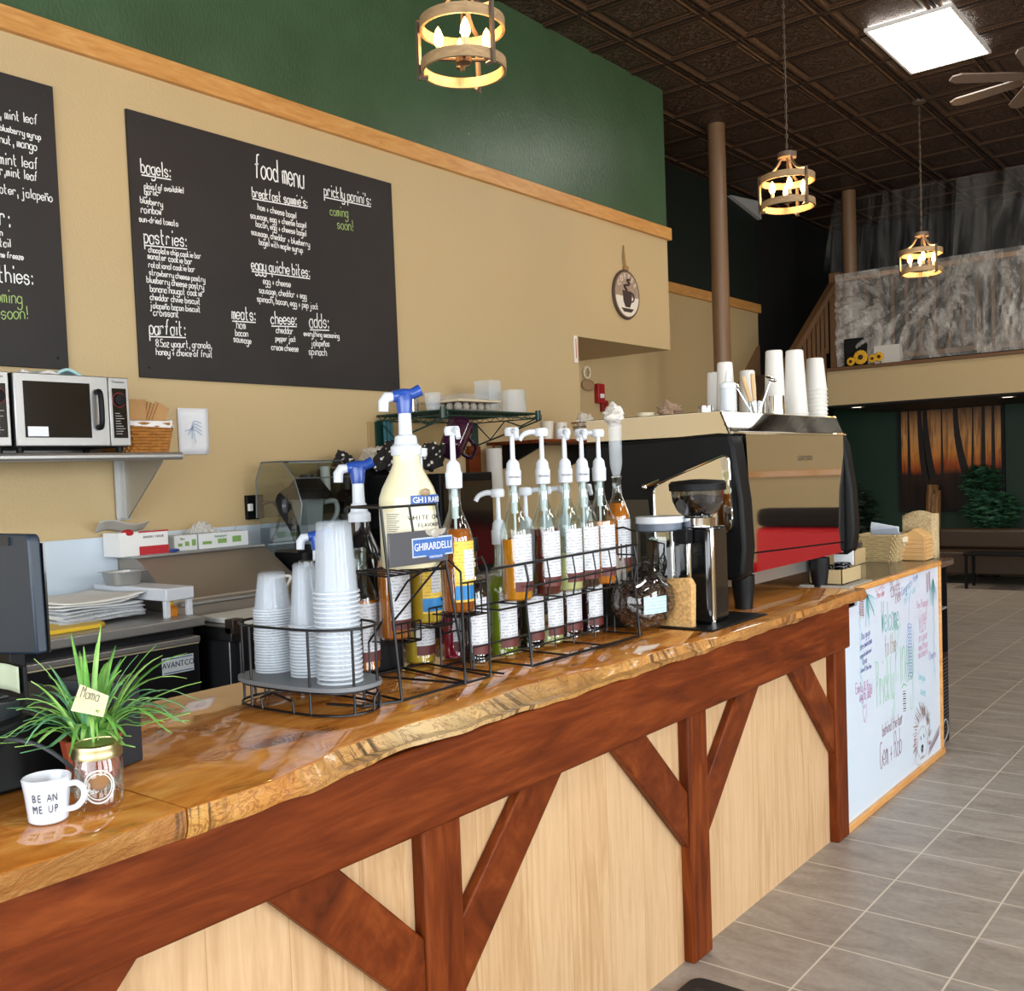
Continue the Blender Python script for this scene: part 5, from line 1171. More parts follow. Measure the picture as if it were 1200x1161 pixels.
q.build('pot', P('terracotta', '9C4428', .55), t)
MB().lathe([(.001, 0), (.05, 0), (.05, .008), (.038, .014), (.001, .014)], 24).build('saucer', P('saucer grey', '8B8378', .6), t)
def gmat(name, a, b_):
    m, nt, b = base(name); n = noise(nt, coords(nt), 25, 3); nt.links.new(ramp(nt, n.outputs['Fac'], [(.3, a), (.7, b_)]), b.inputs['Base Color']); b.inputs['Roughness'].default_value = .4; return m
leafm = [gmat('blade green', '4C8A38', '7FBC56'), gmat('blade pale green', '7DB552', 'ABD57C'), gmat('blade blue green', '43805A', '74AE78')]
rr = random.Random(12)
for k in range(92):
    a = rr.uniform(0, 2*PI); lean = rr.uniform(.05, .215) if k > 6 else rr.uniform(.03, .09); L = rr.uniform(.13, .225) if k > 6 else rr.uniform(.17, .245)
    r0 = rr.uniform(0, .03); b0 = Vector((r0*math.cos(a), r0*math.sin(a), .075)); dr = Vector((math.cos(a), math.sin(a), 0)); sd = Vector((-math.sin(a), math.cos(a), 0)); N = 9
    vs = []; droop = rr.uniform(.1, .75)*lean*2.2
    for i in range(N+1):
        s = i/N; p = b0+dr*(lean*s**1.35*1.05)+Vector((0, 0, L*s-droop*s**2.6)); p.z = max(p.z, .085+.03*s); wd = .0058*(1-s**2.4)*(.55+.45*min(1, s*4))+.0006; tw = sd*wd
        vs += [p-tw, p+Vector((0, 0, -.0012)), p+tw]
    fs = []
    for i in range(N): fs += [(3*i, 3*i+1, 3*i+4, 3*i+3), (3*i+1, 3*i+2, 3*i+5, 3*i+4)]
    MB().add(vs, fs).build('blade', leafm[k % 3], t, solid=.0006)
t = T('handwritten_card', 'cream handwritten card tucked in the grass plant', 'card', (-1.70, .925, 1.18))
cd = Vector((.84, .54, -.0)).normalized(); cn = Vector((.42, -.88, .2)).normalized(); cu_ = (Vector((0, 0, 1))-cn*cn.z).normalized(); cr = cu_.cross(cn).normalized()
cr2 = (cr*.97-cu_*.26).normalized(); cu2 = cn.cross(cr2).normalized()
cc = Vector((-1.70, .925, 1.207))
pts = [cc-cr2*.033-cu2*.027, cc+cr2*.033-cu2*.020, cc+cr2*.032+cu2*.018, cc-cr2*.030+cu2*.022]
MB().add([p for p in pts]+[p-cn*.0012 for p in pts], [(0, 1, 2, 3), (7, 6, 5, 4)]+[(i, (i+1) % 4, 4+(i+1) % 4, 4+i) for i in range(4)]).build('card', P('cream card', 'D3CBA2', .8), t, smooth=False)
q = MB(); write(q, 'Mama', cc-cr2*.022+cu2*.001, cc+cr2*.015+cu2*.003, cu2, 1.6, .0013, .2, .0006); q.build('lettering', P('pencil', '5A5A50', .9), t, smooth=False)
t = T('display_stand', 'plain black box shaped stand behind the grass plant', 'stand', (-1.87, 1.05, ZT))
MB().prism([(-1.97, 1.0), (-1.835, 1.045), (-1.855, 1.115), (-1.99, 1.07)], 'z', ZT, 1.205).build('body', P('stand black', '20242B', .45), t, bev=.004)
t = T('pos_monitor', 'dark blue grey register monitor seen from behind at the left edge', 'monitor', (-2.42, 1.15, ZT))
q = MB().prism([(-2.80, 1.165), (-2.345, 1.20), (-2.352, 1.47), (-2.362, 1.482), (-2.80, 1.482)], 'y', 1.15, 1.18); q.build('back_shell', M_navy, t, bev=.006)
MB().box(-2.78, 1.18, 1.20, -2.345, 1.185, 1.46).build('screen', M_blkg, t, smooth=False)
MB().box(-2.52, 1.145, 1.455, -2.44, 1.151, 1.475).build('hinge_cap', P('hinge', '16202B', .4), t, smooth=False)
MB().box(-2.62, 1.16, ZT, -2.50, 1.20, 1.22).box(-2.70, 1.08, ZT-.001, -2.42, 1.28, ZT+.012).build('stand', M_blk, t, bev=.004)
t = T('register_shelf', 'black side table carrying the register monitor behind the bar', 'side table', (-2.6, 1.1, 0))
MB().box(-2.95, .7, 1.0, -2.36, 1.42, 1.029).build('top', M_blk, t, bev=.004)
for x in (-2.92, -2.40):
    for y in (.73, 1.39): MB().box(x-.02, y-.02, 0, x+.02, y+.02, 1.0).build('leg', M_blk, t, smooth=False)
t = T('sticky_note', 'pale green note hanging below the register monitor', 'note', (-2.2, .97, 1.17))
MB().grid(lambda u, v: (-2.42+.115*u, 1.09+.004*math.sin(u*4), 1.125+.06*v), 6, 4).build('sheet', P('note green', 'BFCDB2', .8), t, solid=.001)
MB().box(-2.43, 1.096, ZT, -2.30, 1.105, 1.186).build('backing', M_blk, t, bev=.002)
t = T('card_terminal', 'black card terminal at the near left end of the bar', 'card terminal', (-1.78, .70, ZT))
MB().prism([(-1.90, .60), (-1.745, .60), (-1.728, .752), (-1.74, .762), (-1.90, .80)], 'z', ZT+.012, ZT+.105).build('body', P('terminal grey', '2A3037', .35), t, bev=.006)
MB().prism([(-1.88, .62), (-1.76, .62), (-1.75, .745), (-1.88, .78)], 'z', ZT, ZT+.014).build('foot', M_blk, t, bev=.003)
MB().prism([(-1.89, .61), (-1.75, .61), (-1.735, .75), (-1.89, .79)], 'z', ZT+.105, ZT+.112).build('keypad', M_blk, t, bev=.002)
t = T('receipt_printer', 'black receipt printer behind the white mug', 'printer', (-1.95, .86, ZT))
MB().prism([(.80, ZT), (.99, ZT), (.99, ZT+.10), (.90, ZT+.135), (.80, ZT+.12)], 'x', -2.09, -1.87).build('body', M_blk, t, bev=.008)
MB().box(-2.07, .83, ZT+.12, -1.90, .90, ZT+.165).build('lid', P('printer lid', '1B1F24', .3), t, bev=.006)
MB().box(-2.05, .845, ZT+.165, -1.92, .885, ZT+.172).build('button_panel', M_steeld, t, bev=.002)
MB().tube(smooth_pts([(-1.87, .84, ZT+.09), (-1.80, .83, ZT+.115), (-1.74, .86, ZT+.10), (-1.715, .90, ZT+.05), (-1.735, .92, ZT+.005)], 5), .004, 6).build('cable', P('cable grey', '33373C', .5), t)

# ------------------------------------------------------------------ right part of the bar
t = T('bean_bag', 'clear bag of dark roasted coffee beans with a pale blue sticker', 'bag', (-1.79, 2.98, ZT))
bc = Vector((-1.785, 2.955, ZT+.106))
q = MB().ell(bc, (.098, .138, .104), 28, 18)
q.v = [(x, y, z+.012*math.sin(y*40)*math.sin(x*37)+max(0, z-bc.z)*.25*(1 if y < bc.y else -.2)) for x, y, z in q.v]
q.build('film', thin_glass('bag film', 'F6F6F2', .28, .06), t)
MB().grid(lambda u, v: (bc.x-.03+.05*math.sin(u*PI)*v*.3, bc.y-.10+.06*u-.03*v, ZT+.16+.10*v+.015*math.sin(u*13)), 10, 6).build('twisted_top', P('film neck', 'D8D8D2', .15, alpha=.45), t)
st = MB(); st.grid(lambda u, v: (bc.x+.08*math.cos(-.9+u*.8)+.024, bc.y-.03+.138*math.sin(-.9+u*.8)+.02, ZT+.075+.055*v), 8, 4)
st.build('sticker', label_mat('blue sticker', 'B7D3DC', '6A8FA0', 90), t)
beanm = P('roasted bean', '33221A', .4, vary=(60, .5))
q = MB(); rr = random.Random(4)
for k in range(820):
    a = rr.uniform(0, 2*PI); b = rr.uniform(-1, .78); rad = math.sqrt(max(0, 1-b*b)); f = rr.uniform(.86, .93)
    c_ = bc+Vector((.098*rad*math.cos(a)*f, .138*rad*math.sin(a)*f, .1*b*f)); M = Matrix.Rotation(rr.uniform(0, 6), 4, 'Z') @ Matrix.Rotation(rr.uniform(0, 6), 4, 'X')
    q.ell(c_, (.011, .0075, .0052), 6, 4, M=M)
tag(q.build('beans', beanm, t), kind='stuff')
t = T('kraft_bag', 'brown kraft paper bag standing behind the bag of beans', 'bag', (-1.72, 3.07, ZT))
MB().prism([(-1.78, ZT), (-1.655, ZT), (-1.65, ZT+.15), (-1.665, ZT+.175), (-1.78, ZT+.165)], 'y', 3.055, 3.085).build('body', P('kraft speckle', 'C69C62', .8, vary=(90, .35)), t, bev=.006)
t = T('lidded_canister', 'clear canister with a white lid in front of the grinder', 'canister', (-1.805, 3.115, ZT))
MB().lathe([(.001, ZT+.002), (.070, ZT+.002), (.072, ZT+.01), (.072, ZT+.335), (.066, ZT+.345)], 6, (-1.805, 3.115, 0), a0=.3).build('body', thin_glass('canister clear', 'E6ECEC', .7), t)
MB().lathe([(.001, ZT+.382), (.084, ZT+.382), (.084, ZT+.360), (.076, ZT+.355), (.001, ZT+.355)], 30, (-1.805, 3.115, 0)).build('lid', M_wht, t)
MB().lathe([(.079, ZT+.358), (.079, ZT+.335), (.07, ZT+.33)], 30, (-1.805, 3.115, 0)).build('seal_ring', P('seal grey', '5A6474', .4), t)
t = T('bar_mat', 'black rubber mat under the coffee grinder', 'mat', (-1.68, 3.2, ZT))
MB().box(-1.90, 3.03, ZT-.0005, -1.565, 3.46, ZT+.006).build('mat', M_blk, t, bev=.002)
def grinder(x, y, label, band=False):
    t = T('coffee_grinder', label, 'coffee grinder', (x, y, ZT+.007), None, 0, True)
    MB().box(-.075, -.075, 0, .075, .075, .335).build('body', M_blkg, t, bev=.012)
    q = MB()
    for s in (-.084, -.02): q.lathe([(.010, .0), (.010, .33)], 12, (s+.018, -.072, 0))
    q.lathe([(.012, .0), (.012, .33)], 12, (.07, -.045, 0)); q.build('chrome_strip', M_chrome, t)
    MB().lathe([(.058, .335), (.06, .365), (.05, .368), (.001, .368)], 24).lathe([(.014, .34), (.014, .37)], 12, (-.06, -.06, 0)).build('collar', M_chrome, t)
    MB().lathe([(.04, .362), (.072, .388), (.090, .425), (.094, .475)], 32).build('hopper', thin_glass('hopper smoke', 'A9ABAA', .6), t)
    MB().lathe([(.001, .364), (.038, .364), (.070, .39), (.087, .425), (.088, .438), (.001, .447)], 28).build('beans', P('bean fill', '2A1C15', .45, vary=(70, .6), bmp=(90, .9)), t)
    MB().lathe([(.100, .474), (.101, .484), (.093, .494), (.02, .50), (.001, .50)], 32).lathe([(.096, .460), (.100, .462), (.100, .474)], 32).build('lid', M_blk, t)
    MB().box(-.02, -.125, .28, .02, -.08, .33).build('chute', M_blk, t, bev=.004)
    return t
grinder(-1.70, 3.205, 'black coffee grinder with smoky bean hopper in front of the espresso machine')

# ------------------------------------------------------------------ espresso machine
t = T('espresso_machine', 'large black and chrome espresso machine on the far end of the bar', 'espresso machine', (-2.0, 4.1, ZT))
XL, XR, YA, YB = -2.36, -1.665, 3.53, 4.66
MB().box(XL, YA+.03, 1.16, XR-.05, YB-.03, 1.70).build('body', M_blk, t, bev=.01)
def side(y0, y1):
    pts = [(XL, 1.40), (XL, 1.685), (XR-.09, 1.705), (XR-.045, 1.70), (XR-.025, 1.66), (XR+.004, 1.45), (XR+.012, 1.27), (XR, 1.17), (XR-.03, 1.15), (XL+.35, 1.15), (XL+.30, 1.24)]
    return MB().prism(pts, 'y', y0, y1).build('side_panel', M_blk, t, bev=.014, seg=3)
sp = side(YA-.055, YA+.04); side(YB-.04, YB+.04)
def rounded(pts, r, n=5):
    out = []; m = len(pts)
    for i in range(m):
        p = Vector(pts[i]); a = (Vector(pts[i-1])-p).normalized(); b = (Vector(pts[(i+1) % m])-p).normalized()
        s, e = p+a*r, p+b*r
        for k in range(n+1): u = k/n; out.append(tuple(s*(1-u)**2+p*2*u*(1-u)+e*u*u))
    return out
wp = rounded([(-2.03, 1.515), (-1.705, 1.628), (-1.695, 1.335), (-2.03, 1.29)], .035)
MB().prism(wp, 'y', YA-.064, YA-.055).build('side_window', M_mirror, sp, smooth=False)
MB().tube([(a, YA-.064, b) for a, b in wp], .004, 5, closed=True).build('window_frame', M_chrome, sp)
MB().prism([(XL, 1.46), (-2.06, 1.46), (-2.045, 1.30), (-2.045, 1.20), (XL, 1.20)], 'y', YA-.058, YA-.05).build('work_area', M_blkg, t, smooth=False)  # dark sheet put in for the shadow of the working area
MB().tube([(-2.05, YA-.09, 1.512), (-1.99, YA-.085, 1.535)], .008, 8).ell((-2.055, YA-.09, 1.51), .014, 10, 6).build('steam_lever', M_chrome, t)
MB().prism([(YA+.10, 1.245), (YB-.06, 1.215), (YB-.05, 1.70), (YA+.06, 1.70)], 'x', XR-.055, XR-.028).build('mirror_back', M_mirror, t, smooth=False)
MB().prism([(YA+.10, 1.165), (YB-.06, 1.165), (YB-.06, 1.208), (YA+.10, 1.238)], 'x', XR-.055, XR-.030).build('lower_mirror', M_mirror, t, smooth=False)
printed('lettering', 'sanremo', P('brand etch', '6E6355', .3, .6), (XR-.0275, 4.16, 1.605), .045, (0, 1, 0), (0, 0, 1), t)
q = MB().prism([(XL, 1.70), (XR-.05, 1.70), (XR-.085, 1.785), (XL, 1.785)], 'y', YA-.03, YA-.02).prism([(XL, 1.70), (XR-.05, 1.70), (XR-.085, 1.785), (XL, 1.785)], 'y', YB+.0, YB+.01)
q.add([(XR-.045, YA-.03, 1.70), (XR-.045, YB+.01, 1.70), (XR-.08, YB+.01, 1.785), (XR-.08, YA-.03, 1.785), (XR-.055, YA-.03, 1.70), (XR-.055, YB+.01, 1.70), (XR-.09, YB+.01, 1.785), (XR-.09, YA-.03, 1.785)], [(0, 1, 2, 3), (7, 6, 5, 4), (0, 3, 7, 4), (1, 5, 6, 2), (3, 2, 6, 7), (0, 4, 5, 1)])
q.build('top_rail', M_mirror, t, smooth=False)
MB().tube([(XR-.04, YA-.03, 1.705), (XR-.04, YB+.01, 1.705)], .006, 6).tube([(XR-.085, YA-.03, 1.785), (XR-.085, YB+.01, 1.785)], .005, 6).tube([(XL, YA-.025, 1.785), (XR-.085, YA-.025, 1.785)], .005, 6).build('rail_edge', M_chrome, t)
MB().box(XL, YA-.02, 1.70, XR-.08, YB, 1.765).build('cup_tray', M_steel, t, smooth=False)
for x in (XR-.055, XL+.12):
    for y in (YA+.06, YB-.30): MB().lathe([(.034, ZT), (.034, ZT+.012), (.044, ZT+.09), (.044, 1.16)], 20, (x, y, 0)).build('foot', M_blk, t)
MB().box(XL+.05, YA+.15, 1.10, XR-.1, YB-.1, 1.16).build('drip_tray', M_steel, t, smooth=False)
for k in range(3):
    y = 3.85+.28*k
    MB().lathe([(.035, 1.32), (.035, 1.40)], 16, (XL-.03, y, 0)).tube([(XL-.03, y, 1.33), (XL-.18, y, 1.31)], .014, 8).build('group_head', M_chrome, t)
TZ = 1.766
pl3 = lambda a: ('topmost upside down paper cup of the %s' % a, 'lowest paper cup of the %s' % a, 'nested paper cup within the %s' % a)
def pstack(x, y, rb, rt2, h, pitch, n, a): stack(x, y, TZ, rb, rt2, h, pitch, n, M_pcup, pl3(a), 'paper cups in the '+a, 'paper_cup', 'paper cup', .0003)
pstack(-1.815, 4.60, .052, .037, .15, .0185, 9, 'short stack at the right end of the machine')
pstack(-1.815, 4.365, .054, .037, .285, .011, 4, 'tall white stack second from the right')
pstack(-1.89, 4.317, .050, .036, .305, .008, 3, 'tall white stack behind the small steel pitcher')
pstack(-1.96, 3.97, .042, .031, .23, .008, 4, 'white stack behind the squeeze bottle')
pstack(-2.04, 4.03, .038, .029, .21, .006, 3, 'slim white stack at the left')
pstack(-1.99, 4.25, .042, .032, .22, .006, 4, 'low white stack behind the spoons')
t = T('squeeze_bottle', 'clear squeeze bottle with pointed tip on the machine top', 'squeeze bottle', (-1.86, 3.79, TZ), None, 0, True)
MB().lathe([(.001, .001), (.034, .001), (.034, .125), (.03, .13)], 20).build('body', P('squeeze plastic', 'D3DADF', .3, alpha=.85), t)
MB().lathe([(.033, .128), (.033, .148), (.012, .155), (.005, .20), (.001, .201)], 18).build('nozzle', P('squeeze cap', 'E0E5EA', .35), t)
def pitcher(x, y, r, h, label, shelf=TZ):
    t = T('steel_pitcher', label, 'pitcher', (x, y, shelf), None, 0, True)
    MB().lathe([(.001, .001), (r, .001), (r*1.04, h*.3), (r*.94, h), (r*.90, h), (r*.98, h*.3), (r*.93, .006), (.001, .006)], 24).build('body', M_chrome, t)
    MB().tube(smooth_pts([(0, r, h*.85), (0, r+.03, h*.82), (0, r+.028, h*.3), (0, r, h*.22)], 4), .005, 6).build('handle', M_chrome, t)
pitcher(-1.80, 4.125, .036, .105, 'small steel pitcher at the front corner of the machine top')
pitcher(-1.95, 3.765, .034, .062, 'low steel pitcher at the left of the paper cups')
t = T('spoon_holder', 'clear holder with spoons and wooden handled tools on the machine', 'utensil holder', (-1.80, 3.92, TZ))
MB().lathe([(.001, TZ+.002), (.035, TZ+.002), (.038, TZ+.075)], 20, (-1.80, 3.92, 0)).build('jar', thin_glass('holder clear', 'E6ECEC', .7), t)
t2 = [('bar_spoon', 'steel bar spoon leaning left in the clear holder', (-1.87, 3.88, TZ+.145), 0), ('bar_spoon', 'round steel strainer spoon leaning right in the clear holder', (-1.75, 3.96, TZ+.165), 0), ('wooden_brush', 'pale wooden handled tool upright in the clear holder', (-1.815, 3.925, TZ+.19), 1), ('wooden_brush', 'pale wooden handled tool leaning left in the clear holder', (-1.85, 3.91, TZ+.18), 1)]
for nm, lab, tip, kind in t2:
    b0 = Vector((-1.80+.06*(tip[0]+1.80), 3.92, TZ+.006)); tp = Vector(tip)
    o = T(nm, lab, 'utensil', tuple(b0))
    if kind: MB().tube([b0, b0.lerp(tp, .45)], .003, 6).build('shaft', M_chrome, o); MB().tube([b0.lerp(tp, .4), b0.lerp(tp, .7), tp], [.008, .011, .009], 8).build('handle', P('pale wood', 'C9A878', .5), o)
    else: MB().tube([b0, tp], .003, 6).build('shaft', M_chrome, o); MB().ell(tp, (.026, .022, .009), 14, 8, M=Matrix.Rotation(.5, 4, 'Y')).build('bowl', M_chrome, o)
for k, (x, y, lab) in enumerate(((-2.20, 3.71, 'cream cup lying left on the machine top'), (-2.28, 3.90, 'second cream cup behind on the machine top'))):
    t = T('cream_cup', lab, 'cup', (x, y, TZ))
    MB().lathe([(.001, TZ+.001), (.026, TZ+.001), (.038, TZ+.05), (.036, TZ+.05), (.024, TZ+.006), (.001, TZ+.006)], 20, (x, y, 0)).build('body', P('cream ceramic', 'CFC3A6', .4), t)
crumple('folded_towel', 'crumpled tan towel on the left of the machine top', 'towel', (-2.13, 3.80, TZ+.05), (.065, .05, .045), P('tan towel', '9C8168', .95), 8)
# tray of lids in front of the machine end
t = T('lid_tray', 'tan cardboard tray of black lids at the end of the bar', 'tray', (-1.69, 4.48, ZT))
MB().box(-1.80, 4.33, ZT-.001, -1.575, 4.62, ZT+.008).build('paper_liner', P('grey liner', '9A968C', .7), t, smooth=False)
y0, y1, xa, xb = 4.36, 4.60, -1.77, -1.62
q = MB()
for b in ((xa, y0, xb, y0+.004), (xa, y1-.004, xb, y1), (xa, y0, xa+.004, y1), (xb-.004, y0, xb, y1)): q.box(b[0], b[1], ZT+.009, b[2], b[3], ZT+.075)
q.box(xa, y0, ZT+.009, xb, y1, ZT+.013); q.build('carton', P('tan carton', 'AE9A72', .8), t, smooth=False)
for k in range(7):
    x_, y_ = (-1.73, 4.44) if k < 3 else (-1.67, 4.50); z_ = ZT+.014+.016*(k if k < 3 else k-3)+(.02 if k >= 3 else .03)
    o = MB().lathe([(.001, z_+.008), (.034, z_+.010), (.036, z_+.012), (.040, z_+.002), (.042, z_), (.038, z_)], 22, (x_, y_, 0)).build('drink_cover', M_blkg, off=(x_, y_, z_))
    tag(o, 'black plastic cup lid piled in the tan tray', 'cup lid', 'black lids in the tan tray')
onething('paper_sleeve', 'white card with a torn brown edge behind the black lids', 'card', [M_paper, M_kraft], MB().box(-1.76, 4.64, ZT, -1.67, 4.65, ZT+.18), (-1.7, 4.645, ZT))
# ------------------------------------------------------------------ whiteboard at the end of the bar
t = T('welcome_whiteboard', 'oak framed whiteboard with coloured welcome writing at the bar end', 'whiteboard', (-1.57, 5.0, 0))
wy0, wy1, wz1, wx = 4.378, 5.615, 1.035, -1.562
MB().prism([(4.182, .02), (wy1-.01, .02), (wy1-.01, wz1-.01), (wy0, wz1-.01), (wy0, .952), (4.182, .952)], 'x', -1.574, wx).build('board', P('whiteboard gloss', 'CBD9E8', .25), t, smooth=False)
for nm, b in (('top', (-1.576, wy0, wz1-.024, -1.548, wy1, wz1)), ('base', (-1.576, 4.182, 0, -1.545, wy1+.01, .03)), ('right', (-1.576, wy1-.022, .03, -1.55, wy1, wz1-.024))):
    MB().box(*b).build('frame', M_oak, t, bev=.004)
INK = {k: P('marker '+k, v, .7) for k, v in dict(teal='5FA49C', brown='A08874', green='86C292', maroon='8E6470', navy='6066A0', magenta='B45E9E', cyan='74C4D2', pink='CC8AAA', red='C8707A', blue='668CC0', violet='8C80BA', dark='2A2A30').items()}
WB = [
('Welcome', 4.69, 0.786, 4.933, 0.771),
('to the', 4.728, 0.669, 4.886, 0.667),
('Prickly', 4.602, 0.459, 4.847, 0.457),
('Piney', 4.876, 0.506, 5.137, 0.488),
('behind the bar', 4.671, 0.305, 4.961, 0.306),
('Gem + Rob', 4.634, 0.161, 4.941, 0.163),
('You guys', 4.417, 0.792, 4.533, 0.801),
('are awesome', 4.401, 0.75, 4.553, 0.76),
('congratulations!', 4.399, 0.712, 4.544, 0.722),
('love', 4.425, 0.68, 4.483, 0.681),
('June & the Fam', 4.402, 0.65, 4.536, 0.649),
('Emily & Ray', 4.335, 0.569, 4.54, 0.552),
('July 10, 2022', 4.378, 0.527, 4.529, 0.52),
('Love', 4.617, 0.986, 4.737, 0.989),
('the vibe', 4.631, 0.949, 4.735, 0.955),
('BEST', 4.817, 0.963, 4.953, 0.971),
('COFFEE', 4.829, 0.932, 4.969, 0.933),
('EVER', 4.893, 0.9, 4.967, 0.903),
('Congrats from', 4.987, 0.919, 5.24, 0.978),
('all of us', 5.023, 0.872, 5.203, 0.919),
('Yes Please!', 5.218, 0.828, 5.407, 0.824),
('Good', 5.254, 0.747, 5.381, 0.756),
('luck', 5.251, 0.697, 5.378, 0.704),
('on your', 5.236, 0.655, 5.388, 0.657),
('new shop', 5.234, 0.61, 5.386, 0.612),
('and more', 5.231, 0.573, 5.383, 0.573),
('See you', 5.225, 0.472, 5.341, 0.438),
('soon', 5.253, 0.39, 5.336, 0.361),
('Cheers', 5.411, 0.536, 5.531, 0.536),
]
IC = ['teal', 'brown', 'green', 'green', 'maroon', 'maroon']+['navy']*5+['magenta']*2+['red']*2+['maroon']*3+['blue', 'cyan']+['pink']*6+['cyan']*2+['violet']
WT = {k: MB() for k in INK}; V3 = Vector((0, 0, 1)); UY = Vector((0, 1, 0)); NX = Vector((1, 0, 0))
for (tx, ya, za, yb, zb), c in zip(WB, IC):
    big = tx in ('Welcome', 'Prickly', 'Piney', 'Gem + Rob', 'behind the bar', 'to the')
    asp = {'Welcome': 3.0, 'Prickly': 4.0, 'Piney': 4.0, 'to the': 2.6, 'behind the bar': 2.0, 'Gem + Rob': 2.6}.get(tx, 1.6)
    write(WT[c], tx, (wx, ya, za), (wx, yb, zb), V3, asp, .0048 if big else .0034, .3, .0008)
def line(c, pts, wd=.005, k=4): stroke(WT[c], smooth_pts([(wx+.0008, a, b) for a, b in pts], k), UY, V3, NX, wd*.7)
rr = random.Random(2)
for (y, z, s) in ((4.50, .985, 1), (5.50, .95, -1)):       # pine sprays in the two top corners
    for k in range(26):
        a = rr.uniform(-2.6, -.2) if s == 1 else rr.uniform(-2.3, -.9); L = rr.uniform(.06, .15)
        line('teal' if k % 2 else 'cyan', [(y, z), (y+L*.5*math.cos(a), z+L*.5*math.sin(a)+.006), (y+L*math.cos(a), z+L*math.sin(a))], .0035, 2)
for k in range(16): z = .95-.028*k; line('cyan', [(4.392, z), (4.392+rr.uniform(.02, .05), z-.05)], .0035, 2); line('cyan', [(5.50, z-.05), (5.50-rr.uniform(-.03, .03), z-.11)], .003, 2)
for y, z in ((4.415, .955), (4.445, .95), (5.40, .95), (5.44, .955)):
    for k in range(8): line('maroon', [(y-.014, z-.012*k+.04), (y+.014, z-.012*k+.028)], .007, 2)
    line('brown', [(y-.012, z+.04), (y, z-.07), (y+.012, z+.04)], .004)
line('blue', [(5.10, .90), (5.09, .80), (5.08, .74)], .004)
for k in range(16):
    z = .76-.016*k; line('blue' if k % 3 else 'navy', [(5.06, z), (5.09, z+.012), (5.13, z-.004), (5.10, z-.014), (5.07, z-.004)], .004)
line('blue', [(5.045, .72), (5.06, .52), (5.11, .50), (5.15, .54), (5.155, .73)], .004)
for s in range(9): line('dark' if s % 2 else 'brown', [(4.975, .455-.012*s), (5.02, .450-.012*s)], .007, 2)
line('green', [(4.96, .475), (4.99, .49), (5.03, .475)], .012)
line('magenta', [(4.44, .42), (4.415, .47), (4.43, .50), (4.44, .485), (4.455, .50), (4.468, .47), (4.44, .42)], .004)
pc = (5.27, .145)                                           # porcupine doodle
for k in range(120):
    a = rr.uniform(-.35, PI+.35); r1 = rr.uniform(.095, .15); r2 = r1+rr.uniform(.02, .05); w_ = 1.15
    p0 = (pc[0]+r1*.75*math.cos(a)*w_, pc[1]+r1*1.15*math.sin(a)); p1 = (pc[0]+r2*.75*math.cos(a+.15)*w_, pc[1]+r2*1.15*math.sin(a+.1))
    if p1[1] > .035 and p1[0] < 5.58: line('brown' if k % 3 else 'maroon', [p0, p1], .0045, 2)
for k in range(16):
    y = 5.36+.012*k; line('maroon', [(y, .05+.004*k), (y+.03, .085+.005*k), (y+.045, .065+.005*k), (y+.01, .045+.004*k)], .003)
line('brown', [(5.20, .19), (5.19, .11), (5.25, .06), (5.33, .07), (5.35, .14), (5.31, .21), (5.24, .215), (5.20, .19)], .005)
for y in (5.245, 5.295): line('dark', [(y, .175), (y+.004, .155)], .012, 2)
line('dark', [(5.25, .115), (5.265, .09), (5.28, .118), (5.25, .115)], .02); line('dark', [(5.265, .09), (5.262, .065), (5.23, .06)], .004); line('dark', [(5.262, .065), (5.295, .062)], .004)
for k in range(5): line('red', [(5.13, .15+.012*k), (5.17, .135+.014*k)], .006, 2)
line('brown', [(5.16, .12), (5.17, .05), (5.24, .035)], .004)
for k, q in WT.items():
    if q.v: q.build(k+'_writing', INK[k], t, smooth=False)

# black literature rack at the end of the counter
t = T('literature_rack', 'tall black rack with leaflets at the far end of the whiteboard', 'rack', (-1.7, 5.76, 0))
MB().box(-1.95, 5.64, 0, -1.60, 5.90, .50).build('lower_case', M_blk, t, bev=.004)
q = MB().box(-1.95, 5.64, .50, -1.93, 5.90, .99).box(-1.93, 5.64, .50, -1.60, 5.65, .99).box(-1.93, 5.89, .50, -1.60, 5.90, .99)
q.build('upper_case', M_blk, t, smooth=False)
MB().box(-1.93, 5.65, .745, -1.60, 5.89, .755).build('shelf', P('rack shelf', '6F7276', .5), t, smooth=False)
q = MB()
for k in range(22): z = .05+.02*k; q.box(-1.60, 5.68, z, -1.594, 5.87, z+.008)
q.build('vent_grille', P('grille dark', '2A2C30', .3), t, smooth=False)
q = MB()
for k in range(16): q.ell((-1.594, 5.70, .08+.024*k), (.004, .005, .006), 6, 4)
q.build('rivet_column', P('rivet pale', 'A9A9A4', .5), t)
MB().tube(smooth_pts([(-1.585, 5.66, .10), (-1.57, 5.72, .16), (-1.575, 5.78, .08), (-1.58, 5.70, .02), (-1.57, 5.66, .008)], 5), .004, 5).build('cable', P('grey cable', '8C9094', .5), t)
for k, (y, z, h, w_, col, lab) in enumerate(((5.66, .76, .19, .08, 'C8D2E0', 'pale leaflet on the top shelf of the black rack'), (5.75, .76, .22, .05, '7A1822', 'dark red leaflet on the top shelf of the black rack'), (5.66, .63, .13, .09, 'D2DAE6', 'white leaflet above the teal one in the black rack'), (5.66, .555, .07, .05, '2D8AA0', 'teal leaflet in the black rack'), (5.76, .60, .06, .06, 'C8246E', 'pink card in the black rack'), (5.77, .51, .12, .06, 'A9BED6', 'pale blue leaflet in the black rack'))):
    onething('leaflet', lab, 'leaflet', P('leaflet %d' % k, col, .6), MB().box(-1.612-.004*k, y, z, -1.606-.004*k, y+w_, z+h), (-1.61, y, z), bev=.001)

